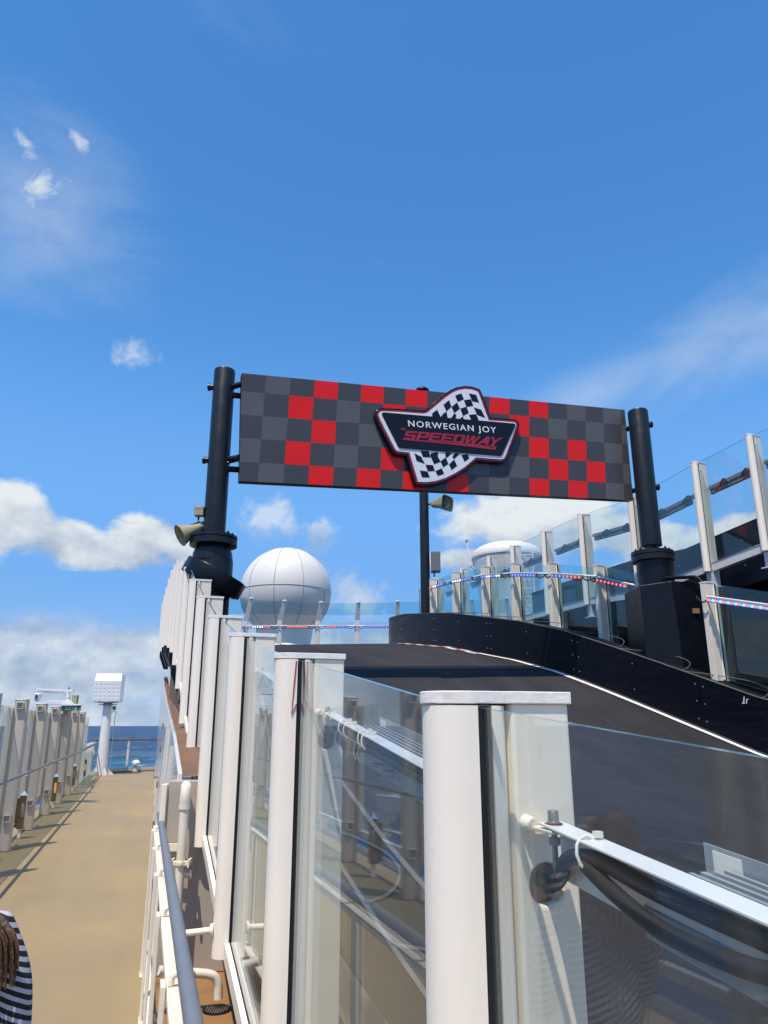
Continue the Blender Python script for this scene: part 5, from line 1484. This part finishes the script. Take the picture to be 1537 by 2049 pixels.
# ------------------------------------------------------------------ far glass fence with slanted tops
ff = thing('far_glass_fence', 'low glass fence with slanted white posts along the far side of the crest', 'fence')
yF = 22.9
fp = [(424, 1246, 442, 1190), (492, 1243, 503.5, 1198), (560, 1242, 570, 1203), (636, 1242, 643, 1206), (715, 1242, 717.5, 1206), (795, 1241, 795.5, 1204), (872, 1240, 870, 1202), (948, 1239, 944, 1200), (1020, 1239, 1014, 1198)]
knees = [P(a, b, yF) for a, b, c_, d_ in fp]; tips = [P(c_, d_, yF - .15) for a, b, c_, d_ in fp]
for kn, tpv in zip(knees, tips):
    mb = MB()
    bsz = 2.0
    mb.box(kn.x - .07, kn.y - .06, bsz, kn.x + .07, kn.y + .06, kn.z)
    p = mb.build('post', 'offwhite', ff, smooth=0, bevel=.006)
    mb = MB(); vs = [kn + Vector((dx, dy, .001)) for dx, dy in ((-.07, -.06), (.07, -.06), (.07, .06), (-.07, .06))] + [tpv + Vector((dx, dy, 0)) for dx, dy in ((-.06, -.05), (.06, -.05), (.06, .05), (-.06, .05))]
    mb.add(vs, [(3, 2, 1, 0), (4, 5, 6, 7), (0, 1, 5, 4), (1, 2, 6, 5), (2, 3, 7, 6), (3, 0, 4, 7)]); mb.build('slanted_top', 'offwhite', p, smooth=0, bevel=.006)
    mb = MB(); mb.lathe([(.075, 0), (.07, .03), (0, .05)], 10, T=Matrix.Translation(tpv)); mb.build('cap', 'logowhite', p)
for i in range(len(knees) - 1):
    k0, k1, t0, t1_ = knees[i], knees[i + 1], tips[i], tips[i + 1]
    slab('glass_pane', k0 + Vector((.05, 0, -.05)), k1 + Vector((-.05, 0, -.05)), k0.z - 2.25, 0, .012, ['glass', 'edge'], ff)
    a0, a1 = k0.lerp(t0, .32), k1.lerp(t1_, .32); b0, b1 = t0 + Vector((0, 0, -.02)), t1_ + Vector((0, 0, -.02))
    mb = MB(); n_ = Vector((0, .012, 0)); vs = [a0, a1, b1, b0, a0 + n_, a1 + n_, b1 + n_, b0 + n_]
    mb.v = [Vector(v) for v in vs]; mb.f = [[0, 1, 2, 3], [7, 6, 5, 4], [0, 4, 5, 1], [3, 2, 6, 7]]; mb.m = [0, 0, 1, 1]; mb.build('glass_pane', ['tint', 'edge'], ff, smooth=0)
pats = ['rrrrrrrr', 'wwwwwrrr', 'rrrrrrrr', 'rrrrbbbb', 'bbbbbbbb', 'bbbbbbbb', 'rrrrrrrr', 'rrrrrrrr']
labs = ['red light bar on the far fence, hidden behind the white posts', 'white and red light bar below the radome on the far fence', 'all red light bar on the far fence below the radome',
        'half red half blue light bar on the far fence', 'all blue light bar on the far fence beside the black barrier end', 'blue light bar on the far fence behind the barrier', 'red light bar on the far fence behind the barrier', 'red light bar at the right end of the far fence']
for i in range(len(knees) - 1):
    z0, z1 = P(600, 1253, yF).z, P(600, 1253, yF).z
    A = Vector((knees[i].x + .05, knees[i].y - .09, z0)); B = Vector((knees[i + 1].x - .05, knees[i + 1].y - .09, z1))
    ledbar(A, B, pats[i], labs[i], 'light bars along the far fence', n=8, face=Vector((0, -1, 0)), f0=.18, f1=.78)
# red and white kerb at the far edge of the track
kb = thing('kerb', 'red and white striped kerb along the far edge of the race track', 'kerb')
yk = 21.9; x0_ = P(545, 1295, yk).x; x1_ = P(800, 1290, yk).x; n = 26
for i in range(n):
    xa = x0_ + (x1_ - x0_) * i / n; xb = x0_ + (x1_ - x0_) * (i + 1) / n - .004
    za, zb = zxy(xa, yk) - .01, zxy(xb, yk) - .01
    mb = MB(); sh = .08; h = .10 - .05 * i / n
    vs = [(xa, yk - .14, za), (xb, yk - .14, zb), (xb, yk + .14, zb), (xa, yk + .14, za), (xa + sh, yk - .05, za + h), (xb + sh, yk - .05, zb + h), (xb + sh, yk + .14, zb + h), (xa + sh, yk + .14, za + h)]
    mb.add(vs, [(3, 2, 1, 0), (4, 5, 6, 7), (0, 1, 5, 4), (1, 2, 6, 5), (2, 3, 7, 6), (3, 0, 4, 7)]); mb.build('kerb_block', 'kerbred' if i % 2 else 'line', kb, smooth=0)

# ------------------------------------------------------------------ lower right fence behind the barrier
lf = thing('glass_fence', 'glass fence with square white posts standing just behind the black barrier', 'fence')
lt = [(6.05, 8.9, 1.35), (5.45, 9.95, 1.75)]
for px, py, y in ((1402 + 10, 1166, 11.0), (1180 + 14, 1132, 13.3), (1090 + 10, 1127.5, 14.3), (1018 + 8, 1128, 15.5), (958 + 8, 1134, 16.7), (901 + 6, 1145.5, 18.0), (854 + 8, 1159, 19.3)):
    q = P(px + 12, py, y); lt.append((q.x, q.y, q.z))
q = P(1302, 1150, 12.2); mid = (q.x, q.y, q.z)
lt.insert(3, mid)
lt = [(7.9, 5.9, .45), (7.3, 6.9, .7), (6.65, 7.9, 1.0)] + lt
lt += [(1.0, 20.9, 3.75), (1.4, 22.3, 3.75)]
PH2 = 1.45
pmR = post_meshes(PH2, False, -1, .19, '_r')
for i, (x, y, z) in enumerate(lt):
    a = lt[max(i - 1, 0)]; b = lt[min(i + 1, len(lt) - 1)]
    dd = Vector((b[0] - a[0], b[1] - a[1], 0)).normalized(); ang = math.atan2(dd.y, dd.x) - R(90)
    if i < len(lt) - 2 and i != 6: put_post(lf, pmR, (x, y, z), ang, .004)
    if i + 1 < len(lt) and i != 5:
        A = Vector((x, y, z)) + dd * .04; B = Vector(lt[i + 1]) - dd * .04
        slab('glass_pane', A, B, PH2 - .02, .03, .012, ['tint', 'edge'], lf)
pats = ['rbcw', 'rbcw', 'rbcrbcrbcrbcrbcrbcrbcrbc', 'rbcrbcrbcrbcrbcrbcrbcrbc', 'rbcrbcrbcrbcrbcrbcrbcrbc', 'rrrrrrrr', 'rrrrrrrr', 'bbbbrrrr', 'bbbbbbbb', 'bbwwbbww', 'wwwwbbbb', 'rrwwbbbb']
labs = ['multicoloured light bar far to the right behind the barrier', 'multicoloured light bar right of the frame behind the barrier', 'multicoloured light bar beyond the right edge', 'multicoloured light bar on the lower right fence, next to the last one', 'red, blue and cyan light bar right of the pedestal box',
        'red light bar hidden behind the pedestal box', 'all red light bar just left of the right sign pole', 'blue and red light bar, second one left of the right sign pole', 'all blue light bar, third one left of the right sign pole', 'blue and white light bar, fourth left of the right sign pole',
        'white and blue light bar, fifth left of the right sign pole', 'red and white light bar next to the slim black pole']
for i in range(1, len(lt) - 3):
    if i == 5: continue
    a, b = Vector(lt[i]), Vector(lt[i + 1]); dd = (b - a).normalized(); n_ = Vector((-dd.y, dd.x, 0)).normalized()
    A = a + n_ * .20 + Vector((0, 0, -.22)) + dd * .0; B = b + n_ * .20 + Vector((0, 0, -.22)) - dd * .06
    ledbar(B, A, pats[min(i, 11)], labs[min(i, 11)], 'light bars along the lower right fence', n=24 if i in (2, 3, 4) else 8, face=n_, f0=.05, f1=.75 if i not in (2, 3, 4) else .95)

# ------------------------------------------------------------------ upper right fence and deck
uf = thing('glass_fence', 'upper glass fence with tall posts climbing to the right edge of the picture', 'fence')
ut = [(7.9, 7.2, 4.75), (7.4, 8.3, 4.68), (6.85, 9.3, 4.6)]
for px, py, y in ((1500, 870, 11.1), (1391, 925, 12.0)):
    q = P(px, py, y); ut.append((q.x, q.y, q.z))
ut.insert(3, (6.35, 10.2, 4.55))
q = P(1263, 995, 13.5); ut.append((q.x, q.y, q.z))
for px, py, y in ((1163, 1029, 15.0), (1089, 1063, 16.5), (1027, 1092, 17.9), (980, 1113, 19.0), (925, 1138, 20.7), (876, 1157, 22.0)):
    q = P(px, py, y); ut.append((q.x, q.y, q.z))
PH3 = 1.92
pmU = post_meshes(PH3, False, 1, .19, '_u')
offs = []
for i, (x, y, z) in enumerate(ut):
    a = ut[max(i - 1, 0)]; b = ut[min(i + 1, len(ut) - 1)]
    dd = Vector((b[0] - a[0], b[1] - a[1], 0)).normalized(); ang = math.atan2(dd.y, dd.x) - R(90); nR = Vector((dd.y, -dd.x, 0)); offs.append(nR)
    p = put_post(uf, pmU, (x, y, z), ang, .004)
    mb = MB(); mb.box(.02, -.07, -PH3 - .24, .17, .07, -PH3 - .002); mb.box(-.02, -.12, -PH3 - .262, .22, .12, -PH3 - .242); mb.build('post_foot', 'offwhite', p, smooth=0, bevel=.004)
    if i + 1 < len(ut):
        A = Vector((x, y, z)) + dd * .04; B = Vector(ut[i + 1]) - dd * .04
        slab('glass_pane', A, B, PH3 - .15, .03, .012, ['glass', 'edge'], uf)
        slab('bottom_beam', A + nR * .06 + dd * .03, B + nR * .06 - dd * .03, PH3 - .0, PH3 - .14, .10, ['offwhite'], uf, edge_mat=False)
_uw = ['just beyond the right edge', 'at the right edge of the picture', 'between the two tallest posts at the right', 'directly right of the right sign pole', 'left of the right sign pole',
       'second bay left of the sign pole', 'third bay left of the sign pole', 'in front of the domed radome, right half', 'in front of the domed radome, left half', 'small, above the blue light bar', 'smallest and most distant one', 'last before the slim pole']
ulab = {i + 2: 'dark light bar on the upper fence, ' + w for i, w in enumerate(_uw)}
for i in range(2, len(ut) - 1):
    a, b = Vector(ut[i]), Vector(ut[i + 1]); n_ = offs[i]
    A = a + n_ * .21 + Vector((0, 0, -.48)); B = b + n_ * .21 + Vector((0, 0, -.48))
    d = (B - A).normalized()
    t = thing('light_bar', ulab[i], 'light', A, 0, 'dark light bars along the upper fence')
    D = B - A; z = Vector((0, 0, 1))
    mb = MB(); vs = [Q + n_ * o_ + z * zz for Q in (D * .04, D * .97) for (o_, zz) in ((0, -.005), (.012, -.005), (.012, .055), (0, .055))]
    mb.add(vs, [(3, 2, 1, 0), (4, 5, 6, 7)] + [(i_, (i_ + 1) % 4, 4 + (i_ + 1) % 4, 4 + i_) for i_ in range(4)]); mb.build('support', 'greybox', t, smooth=0)
    mb = MB(); vs = [Q + n_ * o_ + z * zz for Q in (D * .24, D * .95) for (o_, zz) in ((.014, -.085), (.07, -.085), (.07, .02), (.014, .02))]
    mb.add(vs, [(3, 2, 1, 0), (4, 5, 6, 7)] + [(i_, (i_ + 1) % 4, 4 + (i_ + 1) % 4, 4 + i_) for i_ in range(4)]); mb.build('housing', 'greybox', t, smooth=0, bevel=.004)
    for ph in (.06, .55):
        mb = MB(); pts = [D * (ph + .05 * j) - n_ * .02 + z * (-.01 - .07 * math.sin(j * 1.1 + ph * 4)) for j in range(7)]
        mb.tube(catmull(pts, 4), .013, 6); mb.build('cable', 'black', t)
# upper deck slab, its dark barrier and a dark wall painting in the shade below
ud = thing('upper_track', 'dark elevated upper track with black side barrier behind the upper glass fence', 'structure')
def strip(idx0, o0, o1, z0, z1, name, m, parent, idx1=None):
    sel = list(range(idx0, idx1 or len(ut))); mb = MB(); vs = []
    for i in sel:
        x, y, z = ut[i]; b = Vector((x, y, 0)); zr = z - 4.4
        vs += [b + offs[i] * o0 + Vector((0, 0, z0 + zr)), b + offs[i] * o1 + Vector((0, 0, z0 + zr)), b + offs[i] * o1 + Vector((0, 0, z1 + zr)), b + offs[i] * o0 + Vector((0, 0, z1 + zr))]
    n = len(sel); fs = [(3, 2, 1, 0), tuple(4 * (n - 1) + k for k in (0, 1, 2, 3))]
    for i in range(n - 1):
        for k in range(4):
            k2 = (k + 1) % 4; fs.append((4 * i + k, 4 * (i + 1) + k, 4 * (i + 1) + k2, 4 * i + k2))
    mb.add(vs, fs); return mb.build(name, m, parent, smooth=0)
strip(0, .20, 5.2, 2.12, 2.40, 'deck_slab', 'navy', ud, 10)
N3 = 10
for i in range(0, N3):
    strip(i, 1.20, 1.26, 2.42, 3.50, 'barrier_panel', 'barrier', ud, i + 2)
strip(0, .9, 1.2, FLOOR - .06, 2.11, 'underdeck_shade_wall', 'navy', ud, 10)  # black sheet standing in for the shadowed void and supports under the deck
for i in range(0, 11):
    x, y, z = ut[i]; q = Vector((x, y, 0)) + offs[i] * 1.196
    for (fx, zz) in ((.15, 2.75), (.15, 3.2), (.6, 2.75), (.6, 3.2)):
        if i + 1 < len(ut):
            x2, y2, z2 = ut[i + 1]; q2 = Vector((x2, y2, 0)) + offs[i + 1] * 1.196; c = q.lerp(q2, fx); c.z = zz + z - 4.4; b_ = inst('bolt', boltme, ud, c, (0, 0, math.atan2(offs[i].y, offs[i].x) + R(90)))
            b_.rotation_euler = (0, 0, math.atan2(offs[i].x, -offs[i].y))


# ------------------------------------------------------------------ person
def skin_obj(name, verts, edges, radii, mat_, parent, root=0, lv=2):
    me = bpy.data.meshes.new(name); me.from_pydata(verts, edges, []); o = bpy.data.objects.new(name, me); COL.objects.link(o)
    if parent is not None: o.parent = parent
    me.materials.append(M[mat_])
    md = o.modifiers.new('skin', 'SKIN'); md.use_smooth_shade = True
    lay = me.skin_vertices[0].data
    for i, r in enumerate(radii):
        lay[i].radius = r if isinstance(r, tuple) else (r, r); lay[i].use_root = (i == root)
    sb = o.modifiers.new('sub', 'SUBSURF'); sb.levels = lv; sb.render_levels = lv
    return o


PX, PY = P(-118, 1900, 2.15).x, 2.15
pe = thing('person', 'person in a striped black and white top with long brown hair, at the left edge', 'person', (PX, PY, FLOOR), R(14))
# body (skin): head, neck, trunk, arms, legs in one surface
bv = [(0, 0, .70), (0, .01, .85), (0, .02, 1.0), (0, 0, 1.10), (-.02, .01, 1.16), (-.05, .02, 1.22), (-.055, .03, 1.30),
      (.13, 0, 1.075), (.175, .01, .95), (.19, .0, .83), (.205, .04, .70), (.20, .06, .62),
      (-.13, 0, 1.075), (-.175, -.01, .95), (-.185, 0, .83), (-.19, .05, .70), (-.19, .07, .62),
      (.075, 0, .62), (.08, .06, .36), (.08, .02, .08), (.08, .13, .035),
      (-.075, 0, .62), (-.08, -.04, .36), (-.08, -.10, .08), (-.08, .0, .035)]
be = [(0, 1), (1, 2), (2, 3), (3, 4), (4, 5), (5, 6), (3, 7), (7, 8), (8, 9), (9, 10), (10, 11), (3, 12), (12, 13), (13, 14), (14, 15), (15, 16), (0, 17), (17, 18), (18, 19), (19, 20), (0, 21), (21, 22), (22, 23), (23, 24)]
br_ = [(.11, .09), (.10, .08), (.11, .08), (.07, .055), .042, (.072, .08), (.065, .075), .045, .036, .032, .022, (.03, .014), .045, .036, .032, .022, (.03, .014), .075, .05, .03, (.028, .02), .075, .05, .03, (.028, .02)]
skin_obj('body', bv, be, br_, 'skin', pe)
for sgn, ax, ay in ((1, .20, .06), (-1, -.19, .07)):
    vv = [(ax, ay, .60)]; ee = []; rr = [(.022, .013)]
    for j, (dx, ln_) in enumerate(((-.018, .062), (-.006, .070), (.006, .066), (.017, .054))):
        b0 = len(vv); vv += [(ax + dx * .7, ay + .005, .585 - .015), (ax + dx, ay + .012, .56 - ln_ * .45), (ax + dx, ay + .002, .56 - ln_)]; ee += [(0, b0), (b0, b0 + 1), (b0 + 1, b0 + 2)]; rr += [.009, .0075, .006]
    b0 = len(vv); vv += [(ax - sgn * .028, ay + .02, .585), (ax - sgn * .034, ay + .034, .555)]; ee += [(0, b0), (b0, b0 + 1)]; rr += [.009, .0075]
    skin_obj('hand', vv, ee, rr, 'skin', pe, lv=1)
skin_obj('striped_top', [(0, 0, .62), (0, .01, .78), (0, .02, .92), (0, .01, 1.03), (0, .005, 1.09), (.13, 0, 1.075), (.18, .01, .95), (.195, .0, .83), (.208, .04, .71), (-.13, 0, 1.075), (-.18, -.01, .95), (-.19, 0, .83), (-.193, .05, .71)],
         [(0, 1), (1, 2), (2, 3), (3, 4), (3, 5), (5, 6), (6, 7), (7, 8), (3, 9), (9, 10), (10, 11), (11, 12)],
         [(.15, .12), (.135, .105), (.135, .10), (.11, .085), (.06, .055), .062, .055, .050, .042, .062, .055, .050, .042], 'stripe', pe)
skin_obj('trousers', [(0, 0, .66), (.075, 0, .58), (.08, .06, .34), (.08, .02, .12), (-.075, 0, .58), (-.08, -.04, .34), (-.08, -.10, .12)], [(0, 1), (1, 2), (2, 3), (0, 4), (4, 5), (5, 6)], [(.13, .11), .088, .064, .05, .088, .064, .05], 'jeans', pe)
for sgn, yy in ((1, .02), (-1, -.10)):
    skin_obj('shoe', [(sgn * .08, yy - .02, .045), (sgn * .08, yy + .06, .04), (sgn * .08, yy + .15, .03)], [(0, 1), (1, 2)], [(.045, .045), (.045, .038), (.035, .026)], 'shoe', pe)
# hair: cap and long hanging locks
hv = [(-.055, -.015, 1.31), (-.055, -.05, 1.25), (-.05, -.075, 1.15), (-.03, -.10, 1.03), (-.02, -.115, .93)]
skin_obj('hair', hv, [(0, 1), (1, 2), (2, 3), (3, 4)], [(.088, .09), (.09, .07), (.095, .055), (.10, .035), (.07, .02)], 'hair', pe)
for i in range(120):
    x = -.15 + .28 * (i / 119) + random.uniform(-.01, .01); mb = MB()
    top = Vector((-.055 + (x + .02) * .35, -.06, 1.28)); top.y += random.uniform(-.02, .03); pts = [top, Vector((x * .8 - .01, -.105 + random.uniform(-.012, .02), 1.14)), Vector((x + random.uniform(-.01, .02), -.125 + random.uniform(-.01, .02), 1.02)), Vector((x + random.uniform(-.02, .05), -.13 + random.uniform(-.02, .03), .90 + max(0, x) * .95 + random.uniform(-.03, .05)))]
    mb.tube(catmull(pts, 5), [.0062 - .0003 * j for j in range(16)], 5); mb.build('hair_lock', 'hair', pe)
for i in range(60):
    ex = random.uniform(.13, .205); ez = 1.0 + random.uniform(-.04, .05); mb = MB()
    pts = [Vector((.0 + random.uniform(-.02, .02), -.05, 1.22)), Vector((ex * .55, -.075 + random.uniform(-.01, .01), 1.155)), Vector((ex * .92, -.075 + random.uniform(-.02, .01), 1.085)), Vector((ex, -.07 + random.uniform(-.02, .02), ez))]
    mb.tube(catmull(pts, 5), [.0068 - .0003 * j for j in range(16)], 5); mb.build('hair_lock', 'hair', pe)
# face looks ahead along +Y
for sgn in (1, -1):
    mb = MB(); mb.lathe([(0, -.010), (.010, 0), (0, .010)], 10, T=Matrix.Translation((-.055 + sgn * .028, .098, 1.265))); mb.build('eye', 'eye', pe)
    mb = MB(); mb.lathe([(0, -.025), (.012, -.01), (.014, .012), (0, .024)], 10, T=Matrix.Translation((-.055 + sgn * .078, .02, 1.25))); mb.build('ear', 'skin', pe)
mb = MB(); mb.lathe([(0, -.018), (.012, -.008), (.006, .015), (0, .022)], 10, T=Matrix.Translation((-.055, .106, 1.24))); mb.build('nose', 'skin', pe)
mb = MB(); mb.tube([(-.078, .098, 1.208), (-.055, .104, 1.206), (-.032, .098, 1.208)], [.003, .006, .003], 8); mb.build('mouth', 'lips', pe)
